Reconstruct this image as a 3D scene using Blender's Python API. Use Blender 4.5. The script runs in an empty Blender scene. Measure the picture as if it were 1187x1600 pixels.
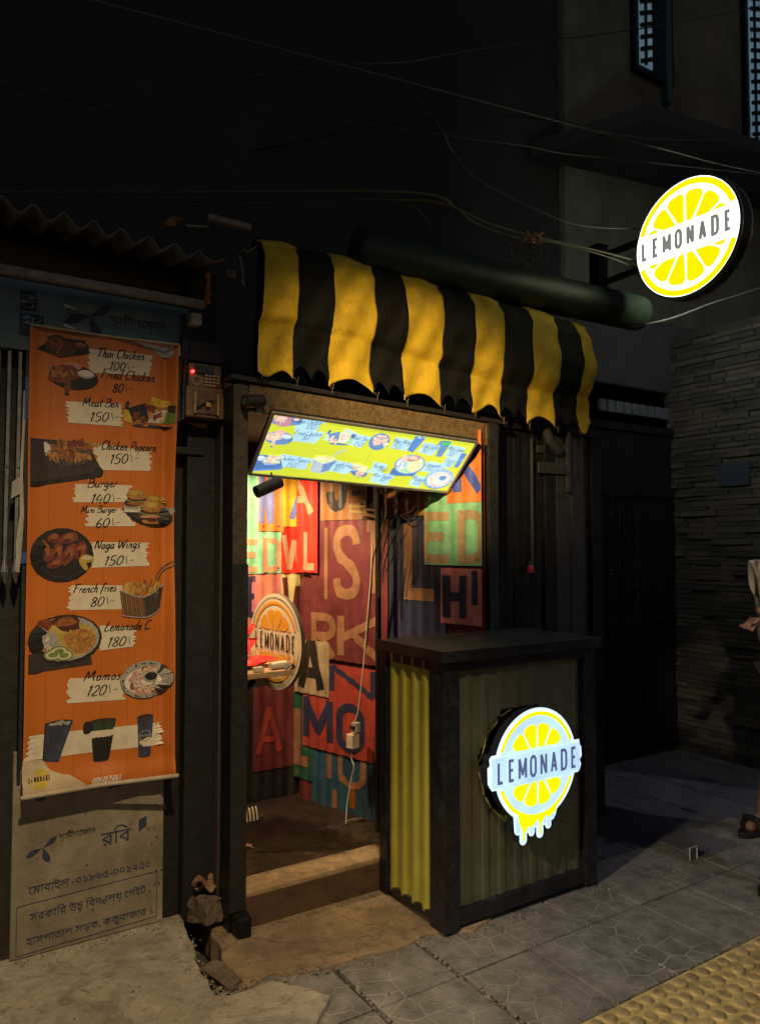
import bpy, bmesh, math, random
from mathutils import Vector, Matrix
R = math.radians
S = bpy.context.scene
COL = S.collection
rnd = random.Random(7)

# ------------------------------------------------------------------ camera, sky, exposure
cd = bpy.data.cameras.new('camera'); cam = bpy.data.objects.new('camera', cd); COL.objects.link(cam)
cd.sensor_fit = 'VERTICAL'; cd.sensor_height = 24.0; cd.lens = 17.85
cd.clip_start = 0.05; cd.clip_end = 500
cam.location = (0, 0, 1.5); cam.rotation_euler = (R(92.4), 0, R(-33))
S.camera = cam
W = bpy.data.worlds.new('World'); S.world = W; W.use_nodes = True
wn = W.node_tree; bgn = wn.nodes['Background']
sky = wn.nodes.new('ShaderNodeTexSky'); sky.sky_type = 'NISHITA'; sky.sun_disc = False
sky.sun_elevation = R(-4); sky.sun_rotation = R(200); sky.altitude = 0
wn.links.new(sky.outputs[0], bgn.inputs[0]); bgn.inputs[1].default_value = 1.35
S.view_settings.view_transform = 'Standard'; S.view_settings.look = 'None'
S.view_settings.exposure = 0; S.view_settings.gamma = 1; S.view_settings.use_curve_mapping = False
try:
    S.cycles.max_bounces = 6; S.cycles.sample_clamp_indirect = 4.0
except Exception: pass

def aim(loc, tgt):
    return (Vector(tgt) - Vector(loc)).to_track_quat('-Z', 'Y').to_euler()
def spot(name, loc, tgt, watts, rgb, size, blend, rad):
    l = bpy.data.lights.new(name, 'SPOT'); l.energy = watts; l.color = rgb; l.spot_size = R(size); l.spot_blend = blend
    l.shadow_soft_size = rad
    o = bpy.data.objects.new(name, l); COL.objects.link(o); o.location = loc; o.rotation_euler = aim(loc, tgt); return o
# street lamps along the pavement, out of the picture
spot('street_lamp_along', (-2.5, -0.6, 3.5), (2.08, 2.77, 2.08), 2500, (1.0, .70, .31), 12, 1.0, .06)
spot('street_lamp_front', (0.1, -.7, 5.0), (0.80, 2.6, 0.75), 800, (1.0, .76, .44), 33, .9, .08)
spot('street_lamp_near', (-2.6, 0.9, 3.4), (2.05, 1.3, 0), 780, (1.0, .84, .60), 31, .9, .10)
spot('sleeve_spot', (-.5, -1.2, 3.2), (3.44, 2.0, 1.22), 420, (1.0, .84, .62), 7.5, .8, .05)  # added narrow spot that brightens the passer-by's sleeve
# added cool fill for the alley ground, stands for no known lamp
spot('alley_fill', (6.6, -1.2, 4.8), (3.6, 2.5, 0), 170, (.80, .80, 1.0), 40, .8, .10)
# bulb inside the kiosk, up behind the menu box
spot('kiosk_bulb', (1.42, 3.55, 1.97), (1.78, 3.95, 1.15), 105, (1.0, .76, .44), 112, .5, .04)

# ------------------------------------------------------------------ materials
MATS = {}
def pm(name, rgb, rough=.6, metal=0., var=.25, sc=14., bump=0., bsc=60., spec=.5, spots=0.):
    if name in MATS: return MATS[name]
    m = bpy.data.materials.new(name); m.use_nodes = True; t = m.node_tree; N = t.nodes; L = t.links
    b = N['Principled BSDF']
    tc = N.new('ShaderNodeTexCoord'); nz = N.new('ShaderNodeTexNoise'); nz.inputs['Scale'].default_value = sc
    nz.inputs['Detail'].default_value = 7; nz.inputs['Roughness'].default_value = .65
    L.new(tc.outputs['Object'], nz.inputs['Vector'])
    rp = N.new('ShaderNodeValToRGB'); rp.color_ramp.elements[0].position = .3; rp.color_ramp.elements[1].position = .7
    lo = [c * (1 - var) for c in rgb]; hi = [min(1, c * (1 + var)) for c in rgb]
    rp.color_ramp.elements[0].color = (*lo, 1); rp.color_ramp.elements[1].color = (*hi, 1)
    L.new(nz.outputs['Fac'], rp.inputs[0]); out = rp.outputs[0]
    if spots:
        n2 = N.new('ShaderNodeTexNoise'); n2.inputs['Scale'].default_value = sc * .35; n2.inputs['Detail'].default_value = 9
        n2.inputs['Roughness'].default_value = .75
        L.new(tc.outputs['Object'], n2.inputs['Vector'])
        r2 = N.new('ShaderNodeValToRGB'); r2.color_ramp.elements[0].position = .52; r2.color_ramp.elements[1].position = .66
        L.new(n2.outputs['Fac'], r2.inputs[0])
        mx = N.new('ShaderNodeMixRGB'); mx.inputs[2].default_value = (*[c * (1 - spots) for c in rgb], 1)
        L.new(r2.outputs[0], mx.inputs[0]); L.new(out, mx.inputs[1]); out = mx.outputs[0]
    L.new(out, b.inputs['Base Color'])
    rr = N.new('ShaderNodeMapRange'); rr.inputs[3].default_value = max(.05, rough - .12); rr.inputs[4].default_value = min(1, rough + .12)
    L.new(nz.outputs['Fac'], rr.inputs[0]); L.new(rr.outputs[0], b.inputs['Roughness'])
    b.inputs['Metallic'].default_value = metal; b.inputs['Specular IOR Level'].default_value = spec
    if bump:
        n3 = N.new('ShaderNodeTexNoise'); n3.inputs['Scale'].default_value = bsc; n3.inputs['Detail'].default_value = 6
        L.new(tc.outputs['Object'], n3.inputs['Vector'])
        bp = N.new('ShaderNodeBump'); bp.inputs['Strength'].default_value = bump; bp.inputs['Distance'].default_value = .01
        L.new(n3.outputs['Fac'], bp.inputs['Height']); L.new(bp.outputs[0], b.inputs['Normal'])
    MATS[name] = m; return m
def em(name, rgb, k=1., var=.06, sc=9.):
    """a surface that gives off light (backlit acrylic)"""
    if name in MATS: return MATS[name]
    m = bpy.data.materials.new(name); m.use_nodes = True; t = m.node_tree; N = t.nodes; L = t.links
    b = N['Principled BSDF']; b.inputs['Base Color'].default_value = (*[c * .6 for c in rgb], 1); b.inputs['Roughness'].default_value = .35
    b.inputs['Emission Color'].default_value = (*rgb, 1)
    tc = N.new('ShaderNodeTexCoord'); nz = N.new('ShaderNodeTexNoise'); nz.inputs['Scale'].default_value = sc
    L.new(tc.outputs['Object'], nz.inputs['Vector'])
    rr = N.new('ShaderNodeMapRange'); rr.inputs[1].default_value = .3; rr.inputs[2].default_value = .7
    rr.inputs[3].default_value = k * (1 - var); rr.inputs[4].default_value = k * (1 + var)
    L.new(nz.outputs['Fac'], rr.inputs[0]); L.new(rr.outputs[0], b.inputs['Emission Strength'])
    MATS[name] = m; return m

def concrete(name, rgb, stain, crack=1.):
    """worn cast concrete: grit, blotches, stains, hairline cracks"""
    m = bpy.data.materials.new(name); m.use_nodes = True; t = m.node_tree; N = t.nodes; L = t.links; b = N['Principled BSDF']; b.inputs['Roughness'].default_value = .88
    tc = N.new('ShaderNodeTexCoord'); o = tc.outputs['Object']
    def noise(s, d=8, r=.65, dist=0.):
        n = N.new('ShaderNodeTexNoise'); n.inputs['Scale'].default_value = s; n.inputs['Detail'].default_value = d; n.inputs['Roughness'].default_value = r; n.inputs['Distortion'].default_value = dist; L.new(o, n.inputs['Vector']); return n.outputs['Fac']
    def ramp(f, p0, p1, c0, c1):
        r = N.new('ShaderNodeValToRGB'); r.color_ramp.elements[0].position = p0; r.color_ramp.elements[1].position = p1; r.color_ramp.elements[0].color = (*c0, 1); r.color_ramp.elements[1].color = (*c1, 1); L.new(f, r.inputs[0]); return r.outputs[0]
    def mix(f, c1, c2):
        x = N.new('ShaderNodeMixRGB'); L.new(f, x.inputs[0]); L.new(c1, x.inputs[1])
        if isinstance(c2, tuple): x.inputs[2].default_value = (*c2, 1)
        else: L.new(c2, x.inputs[2])
        return x.outputs[0]
    big = noise(5, 9, .7, .6); grit = noise(95, 5, .7); mid = noise(17, 8, .75, .3)
    c = ramp(big, .35, .65, tuple(q * .62 for q in rgb), tuple(min(1, q * 1.25) for q in rgb))
    c = mix(ramp(mid, .52, .62, (0, 0, 0), (.7, .7, .7)), c, stain)
    c = mix(ramp(grit, .56, .70, (0, 0, 0), (.55, .55, .55)), c, tuple(q * .45 for q in rgb))
    c = mix(ramp(noise(8.5, 9, .8, 1.), .60, .66, (0, 0, 0), (.8, .8, .8)), c, tuple(q * 1.3 for q in rgb))
    v = N.new('ShaderNodeTexVoronoi'); v.voronoi_dimensions = '2D'; v.feature = 'DISTANCE_TO_EDGE'; v.inputs['Scale'].default_value = 2.6
    wv = N.new('ShaderNodeTexNoise'); wv.inputs['Scale'].default_value = 9; wv.inputs['Detail'].default_value = 6; L.new(o, wv.inputs['Vector'])
    ad = N.new('ShaderNodeMixRGB'); ad.blend_type = 'LINEAR_LIGHT'; ad.inputs[0].default_value = .09; L.new(o, ad.inputs[1]); L.new(wv.outputs['Color'], ad.inputs[2]); L.new(ad.outputs[0], v.inputs['Vector'])
    cr = ramp(v.outputs['Distance'], .0, .012, (crack, crack, crack), (0, 0, 0)); c = mix(cr, c, tuple(q * .22 for q in rgb))
    L.new(c, b.inputs['Base Color'])
    h = N.new('ShaderNodeMath'); h.operation = 'MULTIPLY_ADD'; h.inputs[1].default_value = .35; L.new(grit, h.inputs[0]); L.new(mid, h.inputs[2])
    bp = N.new('ShaderNodeBump'); bp.inputs['Strength'].default_value = .85; bp.inputs['Distance'].default_value = .012; L.new(h.outputs[0], bp.inputs['Height'])
    b2 = N.new('ShaderNodeBump'); b2.invert = True; b2.inputs['Strength'].default_value = .6 * crack; b2.inputs['Distance'].default_value = .008; L.new(cr, b2.inputs['Height']); L.new(bp.outputs[0], b2.inputs['Normal']); L.new(b2.outputs[0], b.inputs['Normal'])
    MATS[name] = m; return m

# ------------------------------------------------------------------ mesh builder
Z = Vector((0, 0, 1))
class MB:
    def __init__(s): s.v = []; s.f = []; s.m = []
    def add(s, pts): i = len(s.v); s.v.extend([tuple(p) for p in pts]); return i
    def poly(s, pts, m=0):
        i = s.add(pts); s.f.append(list(range(i, i + len(pts)))); s.m.append(m)
    def box(s, x0, y0, z0, x1, y1, z1, m=0):
        i = s.add([(x, y, z) for z in (z0, z1) for y in (y0, y1) for x in (x0, x1)])
        for q in ((0, 2, 3, 1), (4, 5, 7, 6), (0, 1, 5, 4), (2, 6, 7, 3), (0, 4, 6, 2), (1, 3, 7, 5)):
            s.f.append([i + k for k in q]); s.m.append(m)
    def bar(s, p, q, w, h, m=0, up=Z):
        p = Vector(p); q = Vector(q); d = (q - p).normalized(); a = d.cross(up)
        if a.length < 1e-4: a = d.cross(Vector((0, 1, 0)))
        a.normalize(); b = a.cross(d).normalized()
        i = s.add([c + a * sx * w / 2 + b * sy * h / 2 for c in (p, q) for sx, sy in ((-1, -1), (1, -1), (1, 1), (-1, 1))])
        for k in range(4):
            n = (k + 1) % 4; s.f.append([i + k, i + n, i + 4 + n, i + 4 + k]); s.m.append(m)
        s.f.append([i + 3, i + 2, i + 1, i]); s.f.append([i + 4, i + 5, i + 6, i + 7]); s.m += [m, m]
    def tube(s, pts, r, m=0, n=8):
        pts = [Vector(p) for p in pts]; rs = r if isinstance(r, (list, tuple)) else [r] * len(pts)
        a = None; i0 = len(s.v)
        for k, p in enumerate(pts):
            d = (pts[min(k + 1, len(pts) - 1)] - pts[max(k - 1, 0)])
            d = d.normalized() if d.length > 1e-9 else Vector((0, 0, 1))
            if a is None: a = d.cross(Z if abs(d.z) < .9 else Vector((1, 0, 0)))
            else: a = a - d * a.dot(d)
            if a.length < 1e-6: a = d.cross(Vector((0, 1, 0)))
            a.normalize(); b = d.cross(a)
            s.add([p + (a * math.cos(2 * math.pi * j / n) + b * math.sin(2 * math.pi * j / n)) * rs[k] for j in range(n)])
        for k in range(len(pts) - 1):
            for j in range(n):
                q = (j + 1) % n; s.f.append([i0 + k * n + j, i0 + k * n + q, i0 + (k + 1) * n + q, i0 + (k + 1) * n + j]); s.m.append(m)
        s.f.append([i0 + j for j in range(n)][::-1]); s.f.append([i0 + (len(pts) - 1) * n + j for j in range(n)]); s.m += [m, m]
    def grid(s, fn, nu, nv, m=0):
        i = s.add([fn(a / nu, b / nv) for b in range(nv + 1) for a in range(nu + 1)])
        for b in range(nv):
            for a in range(nu):
                k = i + b * (nu + 1) + a; s.f.append([k, k + 1, k + nu + 2, k + nu + 1])
                s.m.append(m(a, b) if callable(m) else m)
    def prism(s, p2, mp, h0, h1, m=0, ms=None):
        n = len(p2); i = s.add([mp(u, v, h1) for u, v in p2] + [mp(u, v, h0) for u, v in p2])
        s.f.append([i + k for k in range(n)]); s.m.append(m)
        s.f.append([i + n + k for k in range(n)][::-1]); s.m.append(m if ms is None else ms)
        for k in range(n):
            q = (k + 1) % n; s.f.append([i + k, i + n + k, i + n + q, i + q]); s.m.append(m if ms is None else ms)
    def face2(s, p2, mp, h, m=0): s.poly([mp(u, v, h) for u, v in p2], m)
    def blob(s, cx, cy, rx, ry, mp, h, m=0, wob=0., rot=0., seg=20, seed=0, rings=3):
        g = random.Random(seed * 7 + int(cx * 9991) + int(cy * 7919)); ph = [g.uniform(0, 6.28) for _ in range(4)]
        c, sn = math.cos(rot), math.sin(rot); i = s.add([mp(cx, cy, h)])
        for k in range(1, rings + 1):
            for j in range(seg):
                t = 2 * math.pi * j / seg
                w = 1 + wob * (math.sin(2 * t + ph[0]) * .5 + math.sin(3 * t + ph[1]) * .4 + math.sin(5 * t + ph[2]) * .3)
                x = rx * w * math.cos(t) * k / rings; y = ry * w * math.sin(t) * k / rings
                s.add([mp(cx + x * c - y * sn, cy + x * sn + y * c, h)])
        for j in range(seg):
            s.f.append([i, i + 1 + j, i + 1 + (j + 1) % seg]); s.m.append(m)
        for k in range(rings - 1):
            for j in range(seg):
                a = i + 1 + k * seg; q = (j + 1) % seg
                s.f.append([a + j, a + seg + j, a + seg + q, a + q]); s.m.append(m)
    def quad(s, c4, mp, h, m=0, nu=6, nv=2, rag=0., seed=1):
        """c4: TL, TR, BR, BL; rag = ragged brush ends"""
        g = random.Random(seed); e = [(g.uniform(-1, 1) * rag, g.uniform(-1, 1) * rag) for _ in range(nv + 1)]
        (a, b, c, d) = c4
        def fn(u, v):
            l = (d[0] + (a[0] - d[0]) * v, d[1] + (a[1] - d[1]) * v); r = (c[0] + (b[0] - c[0]) * v, c[1] + (b[1] - c[1]) * v)
            k = round(v * nv); L0 = e[k][0] if u < .01 else 0; R0 = e[k][1] if u > .99 else 0
            return mp(l[0] + (r[0] - l[0]) * u + L0 + R0, l[1] + (r[1] - l[1]) * u, h)
        s.grid(fn, nu, nv, m)
    def ribbon(s, p, mp, h, w, m=0, contrast=0., nx=1, clip=None, sx=1., ang=None):
        n = len(p)
        if n < 2: return
        closed = (abs(p[0][0] - p[-1][0]) + abs(p[0][1] - p[-1][1])) < 1e-6
        i = len(s.v)
        for k in range(n):
            q0 = p[k - 1] if k > 0 else (p[-2] if closed else p[0]); q1 = p[k + 1] if k < n - 1 else (p[1] if closed else p[-1])
            d0 = Vector((p[k][0] - q0[0], p[k][1] - q0[1])); d1 = Vector((q1[0] - p[k][0], q1[1] - p[k][1]))
            if d0.length < 1e-9: d0 = d1.copy()
            if d1.length < 1e-9: d1 = d0.copy()
            d0.normalize(); d1.normalize(); t = d0 + d1
            if t.length < .2: t = d1.copy()
            t.normalize(); nn = Vector((-t.y, t.x)); c = max(.38, abs(nn.dot(Vector((-d1.y, d1.x)))))
            ww = w / 2 / c
            if contrast: ww = w / 2 * (1 - contrast + 2 * contrast * abs(t.y)) * (.55 if k in (0, n - 1) else 1)
            for j in range(nx + 1):
                a = -ww + 2 * ww * j / nx; u, v = p[k][0] + nn.x * a, p[k][1] + nn.y * a
                if clip: u = min(max(u, clip[0]), clip[2]); v = min(max(v, clip[1]), clip[3])
                s.add([mp(u, v, h)])
        for k in range(n - 1):
            for j in range(nx):
                a = i + k * (nx + 1) + j; s.f.append([a, a + 1, a + nx + 2, a + nx + 1]); s.m.append(m)
    def build(s, name, mats, parent=None, smooth=False, bevel=0., solid=0.):
        me = bpy.data.meshes.new(name); vs = s.v
        off = Vector((0, 0, 0))
        if parent is None and vs:
            xs = [p[0] for p in vs]; ys = [p[1] for p in vs]; zs = [p[2] for p in vs]
            off = Vector(((min(xs) + max(xs)) / 2, (min(ys) + max(ys)) / 2, min(zs)))
            vs = [(p[0] - off.x, p[1] - off.y, p[2] - off.z) for p in vs]
        me.from_pydata(vs, [], s.f); me.validate()
        for m in (mats if isinstance(mats, (list, tuple)) else [mats]): me.materials.append(m)
        if len(me.polygons) == len(s.m): me.polygons.foreach_set('material_index', s.m)
        if smooth: me.polygons.foreach_set('use_smooth', [True] * len(me.polygons))
        o = bpy.data.objects.new(name, me); COL.objects.link(o); o.location = off
        if parent is not None: attach(o, parent)
        if bevel:
            md = o.modifiers.new('bevel', 'BEVEL'); md.width = bevel; md.segments = 2; md.limit_method = 'ANGLE'; md.harden_normals = False
        if solid:
            md = o.modifiers.new('solid', 'SOLIDIFY'); md.thickness = solid; md.offset = -1
        return o
def wloc(o):
    v = Vector((0, 0, 0))
    while o is not None: v += o.location; o = o.parent
    return v
def attach(o, parent):
    # vertices were given in world coordinates: shift them into the parent's frame
    w = wloc(parent); o.parent = parent
    o.data.transform(Matrix.Translation(-w))
def tag(o, label, cat, group=None):
    o['label'] = label; o['category'] = cat
    if group: o['group'] = group
    return o
def thing(name, label, cat, loc=(0, 0, 0), group=None):
    o = bpy.data.objects.new(name, None); COL.objects.link(o); o.location = loc; o.empty_display_size = .1
    return tag(o, label, cat, group)
def struct(o): o['kind'] = 'structure'; return o
def frame(o, U, V, N=None):
    o = Vector(o); U = Vector(U).normalized(); V = Vector(V).normalized(); N = U.cross(V) if N is None else Vector(N).normalized()
    return lambda u, v, h=0.: o + U * u + V * v + N * h
def smooth_pts(p, n=5):
    if len(p) < 3: return p
    out = []
    for k in range(len(p) - 1):
        p0 = p[max(k - 1, 0)]; p1 = p[k]; p2 = p[k + 1]; p3 = p[min(k + 2, len(p) - 1)]
        for j in range(n):
            t = j / n
            out.append(tuple(.5 * (2 * p1[i] + (p2[i] - p0[i]) * t + (2 * p0[i] - 5 * p1[i] + 4 * p2[i] - p3[i]) * t * t + (3 * p1[i] - p0[i] - 3 * p2[i] + p3[i]) * t ** 3) for i in (0, 1)))
    out.append(p[-1]); return out
def dense(p, step):
    out = [p[0]]
    for a, b in zip(p, p[1:]):
        n = max(1, int(math.hypot(b[0] - a[0], b[1] - a[1]) / step))
        out += [(a[0] + (b[0] - a[0]) * k / n, a[1] + (b[1] - a[1]) * k / n) for k in range(1, n + 1)]
    return out

# ------------------------------------------------------------------ lettering (stroke alphabets)
def arc(cx, cy, rx, ry, a0, a1, n=12):
    return [(cx + rx * math.cos(R(a0 + (a1 - a0) * k / n)), cy + ry * math.sin(R(a0 + (a1 - a0) * k / n))) for k in range(n + 1)]
CAPS = {
 'L': [[(0, 1), (0, 0), (1, 0)]], 'E': [[(1, 1), (0, 1), (0, 0), (1, 0)], [(0, .52), (.85, .52)]],
 'M': [[(0, 0), (0, 1)], [(0, 1), (.5, .15)], [(.5, .15), (1, 1)], [(1, 1), (1, 0)]], 'N': [[(0, 0), (0, 1)], [(0, 1), (1, 0)], [(1, 0), (1, 1)]],
 'O': [arc(.5, .72, .5, .28, 0, 180) + arc(.5, .28, .5, .28, 180, 360) + [(1, .72)]],
 'A': [[(0, 0), (.5, 1)], [(.5, 1), (1, 0)], [(.17, .3), (.83, .3)]],
 'D': [[(0, 0), (0, 1)] + arc(.5, .72, .5, .28, 90, 0, 8) + arc(.5, .28, .5, .28, 0, -90, 8) + [(0, 0)]],
 'I': [[(.5, 0), (.5, 1)]], 'T': [[(0, 1), (1, 1)], [(.5, 1), (.5, 0)]],
 'S': [smooth_pts([(1, .78), (.9, .95), (.5, 1), (.1, .93), (0, .76), (.15, .6), (.5, .5), (.85, .38), (1, .22), (.9, .06), (.5, 0), (.1, .06), (0, .24)], 4)],
 'R': [[(0, 0), (0, 1)] + arc(.6, .76, .4, .24, 90, -90, 10) + [(0, .52)], [(.45, .52), (1, 0)]],
 'K': [[(0, 0), (0, 1)], [(1, 1), (0, .42)], [(.3, .6), (1, 0)]], 'W': [[(0, 1), (.25, 0)], [(.25, 0), (.5, .85)], [(.5, .85), (.75, 0)], [(.75, 0), (1, 1)]],
 'J': [[(.9, 1), (.9, .3)] + arc(.5, .28, .4, .28, 0, -180, 10)], 'H': [[(0, 0), (0, 1)], [(1, 0), (1, 1)], [(0, .5), (1, .5)]],
 'U': [[(0, 1), (0, .3)] + arc(.5, .3, .5, .3, 180, 360, 10) + [(1, 1)]], 'X': [[(0, 1), (1, 0)], [(0, .42), (.5, .42)]],
}
def caps_fit(mb, ch, bx, mp, h, w, m, clip=None, nx=1, step=None):
    x0, y0, x1, y1 = bx; i = w / 2
    e = .01 * (x1 - x0); clip = clip or (x0 - e, y0, x1 + e, y1)
    for kk, st in enumerate(CAPS[ch]):
        hh = h + kk * .00025
        p = [(x0 + i + (x1 - x0 - w) * a, y0 + i + (y1 - y0 - w) * b) for a, b in st] if x1 - x0 > w * 1.2 else [((x0 + x1) / 2, y0 + (y1 - y0) * b) for a, b in st]
        if step: p = dense(p, step)
        mb.ribbon(p, mp, hh, w, m, nx=nx, clip=clip)
def lemonade(mb, mp, x0, x1, yb, yt, h, m, w=None):
    word = 'LEMONADE'; n = len(word); pitch = (x1 - x0) / n; lw = pitch * .66; w = w or (yt - yb) * .16
    for k, ch in enumerate(word):
        f = {'L': .85, 'E': .85, 'M': 1.2}.get(ch, 1.)
        cx = x0 + pitch * (k + .5); caps_fit(mb, ch, (cx - lw * f / 2, yb, cx + lw * f / 2, yt), mp, h, w, m)
BR = {  # brush script: advance, strokes
 'T': (.6, [[(0, .9), (.35, 1), (.72, .95)], [(.42, .97), (.3, .5), (.22, 0)]]), 'h': (.42, [[(.16, 1), (.1, .5), (.03, 0)], [(.07, .28), (.22, .5), (.3, .36), (.27, 0), (.36, .04)]]),
 'a': (.44, [[(.33, .42), (.18, .5), (.04, .25), (.1, 0), (.26, .16), (.35, .48)], [(.34, .46), (.29, .1), (.4, .03)]]), 'i': (.22, [[(.1, .5), (.05, .1), (.16, .02)], [(.14, .7), (.16, .78)]]),
 'C': (.58, [[(.56, .84), (.4, 1), (.15, .75), (.06, .3), (.2, 0), (.46, .14)]]), 'c': (.36, [[(.3, .42), (.2, .5), (.05, .28), (.1, 0), (.32, .1)]]),
 'k': (.42, [[(.16, 1), (.08, .5), (.03, 0)], [(.34, .5), (.1, .24), (.36, 0)]]), 'e': (.38, [[(.06, .22), (.27, .32), (.22, .5), (.08, .36), (.06, .12), (.17, 0), (.36, .12)]]),
 'n': (.44, [[(.1, .5), (.04, 0)], [(.07, .28), (.23, .5), (.3, .36), (.26, .04), (.38, .06)]]), 'F': (.56, [[(.1, .94), (.4, 1), (.74, .98)], [(.25, .97), (.15, .5), (.06, 0)], [(.1, .52), (.5, .57)]]),
 'r': (.32, [[(.1, .5), (.04, 0)], [(.07, .28), (.18, .47), (.33, .46)]]), 'd': (.46, [[(.32, .42), (.18, .5), (.04, .25), (.1, 0), (.27, .18)], [(.46, 1), (.34, .4), (.3, .06), (.42, .03)]]),
 'M': (.84, [[(.03, 0), (.2, .95), (.32, .25), (.62, 1), (.62, .3), (.74, .02)]]), 't': (.3, [[(.2, .85), (.1, .2), (.22, .02)], [(.0, .6), (.34, .64)]]),
 'B': (.6, [[(.16, .95), (.04, 0)], [(.12, .93), (.46, .97), (.44, .66), (.12, .52)], [(.12, .52), (.52, .46), (.44, .08), (.03, .02)]]), 'o': (.4, [[(.2, .5), (.05, .28), (.14, 0), (.31, .2), (.22, .5)]]),
 'x': (.4, [[(.06, .5), (.2, .22), (.36, 0)], [(.36, .5), (.02, 0)]]), 'P': (.54, [[(.16, .95), (.04, 0)], [(.1, .93), (.5, .97), (.46, .56), (.1, .45)]]),
 'p': (.42, [[(.12, .5), (-.03, -.34)], [(.1, .32), (.26, .5), (.33, .22), (.2, 0), (.07, .1)]]), 'u': (.44, [[(.08, .5), (.05, .1), (.16, 0), (.3, .3)], [(.34, .5), (.28, .1), (.4, .03)]]),
 'g': (.42, [[(.32, .42), (.18, .5), (.04, .25), (.12, .02), (.3, .25)], [(.34, .48), (.24, -.2), (.08, -.34), (-.02, -.2)]]), 'N': (.66, [[(.03, 0), (.2, .95), (.42, .05), (.64, 1)]]),
 'W': (.86, [[(.1, .95), (.14, 0), (.46, .8), (.5, 0), (.86, 1)]]), 's': (.34, [[(.3, .48), (.14, .46), (.12, .3), (.26, .16), (.14, 0), (.0, .06)]]),
 'f': (.34, [[(.44, .92), (.3, 1), (.16, .5), (.02, -.3)], [(.02, .5), (.34, .54)]]), 'L': (.54, [[(.3, 1), (.16, .5), (.05, .05), (.3, .02), (.52, .1)]]),
 'm': (.64, [[(.1, .5), (.04, 0)], [(.07, .28), (.2, .5), (.27, .36), (.23, 0)], [(.26, .28), (.4, .5), (.48, .36), (.45, .04), (.58, .06)]]), 'l': (.22, [[(.18, 1), (.08, .3), (.16, .02)]]), 'y': (.42, [[(.08, .5), (.08, .15), (.28, .2)], [(.36, .5), (.2, -.2), (.02, -.34)]]),
 '0': (.56, [[(.3, 1), (.1, .7), (.06, .2), (.2, 0), (.42, .3), (.46, .8), (.3, 1)]]), '1': (.34, [[(.08, .8), (.26, 1), (.16, .5), (.1, 0)]]), '2': (.52, [[(.1, .8), (.3, 1), (.44, .8), (.3, .45), (.02, .02), (.44, .04)]]),
 '3': (.5, [[(.1, .92), (.34, 1), (.42, .8), (.2, .55), (.4, .35), (.3, .02), (.04, .08)]]), '4': (.54, [[(.3, 1), (.03, .35), (.48, .4)], [(.42, .7), (.32, 0)]]), '5': (.52, [[(.5, 1), (.18, .98), (.12, .58), (.36, .55), (.4, .25), (.2, 0), (.0, .1)]]),
 '6': (.52, [[(.4, 1), (.16, .65), (.06, .2), (.22, 0), (.42, .25), (.3, .48), (.1, .3)]]), '7': (.48, [[(.06, .95), (.5, .97), (.16, 0)]]), '8': (.52, [[(.3, .52), (.12, .75), (.3, 1), (.44, .78), (.28, .52), (.06, .22), (.22, 0), (.42, .22), (.3, .52)]]),
 '9': (.5, [[(.4, .7), (.26, 1), (.08, .75), (.2, .48), (.4, .7), (.34, .3), (.2, 0)]]), '\\': (.34, [[(.1, .95), (.26, .1)]]), '/': (.36, [[(.34, 1), (.04, 0)]]), '-': (.44, [[(.06, .42), (.42, .46)]]), '.': (.2, [[(.05, 0), (.1, .08)]]), ' ': (.26, []),
}
def script(mb, s, mp, a, b, size, h, m, w=.12, slant=.22):
    tot = sum(BR[c][0] for c in s); dx, dy = b[0] - a[0], b[1] - a[1]; ln = math.hypot(dx, dy); ux, uy = dx / ln, dy / ln; k = ln / tot; x = 0
    for c in s:
        ad, sts = BR[c]
        for st in sts:
            p = smooth_pts(st, 4) if len(st) > 2 else st
            q = []
            for px, py in p:
                X = (x + px) * k + py * size * slant; Y = py * size
                q.append((a[0] + ux * X - uy * Y, a[1] + uy * X + ux * Y))
            mb.ribbon(q, mp, h, size * w, m, contrast=.35)
        x += ad
def clip_half(p, b, up):
    out = []; f = (lambda q: q[1] - b) if up else (lambda q: b - q[1])
    for i in range(len(p)):
        q0, q1 = p[i], p[(i + 1) % len(p)]; a, c = f(q0), f(q1)
        if a >= 0: out.append(q0)
        if a * c < 0: t = a / (a - c); out.append((q0[0] + (q1[0] - q0[0]) * t, q0[1] + (q1[1] - q0[1]) * t))
    return out
def lemon_slice(mb, mp, r, band, h, m, ring=(.90, .975), seg=(.13, .78), gap=4.5):
    """yellow rind ring and the slice segments above and below the name band"""
    for up in (True, False):
        b = band if up else -band; n = 40; s0 = 1 if up else -1
        a0 = math.degrees(math.asin(min(1, band / (r * ring[0])))) + 1
        for k in range(n):
            t0 = R((a0 + (180 - 2 * a0) * k / n) * s0); t1 = R((a0 + (180 - 2 * a0) * (k + 1) / n) * s0)
            mb.face2([(r * ring[0] * math.cos(t0), r * ring[0] * math.sin(t0)), (r * ring[1] * math.cos(t0), r * ring[1] * math.sin(t0)), (r * ring[1] * math.cos(t1), r * ring[1] * math.sin(t1)), (r * ring[0] * math.cos(t1), r * ring[0] * math.sin(t1))], mp, h, m)
        for k in range(12):
            c = 15 + 30 * k; p = []
            g = r * .014
            base = (r * seg[0] * math.cos(R(c)), r * seg[0] * math.sin(R(c))); p.append(base)
            for j in range(9):
                t = -15 + 30 * j / 8; e = abs(t) / 15; rr = r * seg[1] * (1 - .09 * max(0, (e - .6) / .4) ** 2)
                x, y = rr * math.cos(R(c + t)), rr * math.sin(R(c + t)); nx, ny = -math.sin(R(c)), math.cos(R(c)); sh = -g * (1 if t > 0 else -1) * min(1, abs(t) / 6)
                p.append((x + nx * sh, y + ny * sh))
            q = clip_half(p, b, up)
            if len(q) > 2: mb.face2(q, mp, h, m)
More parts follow.
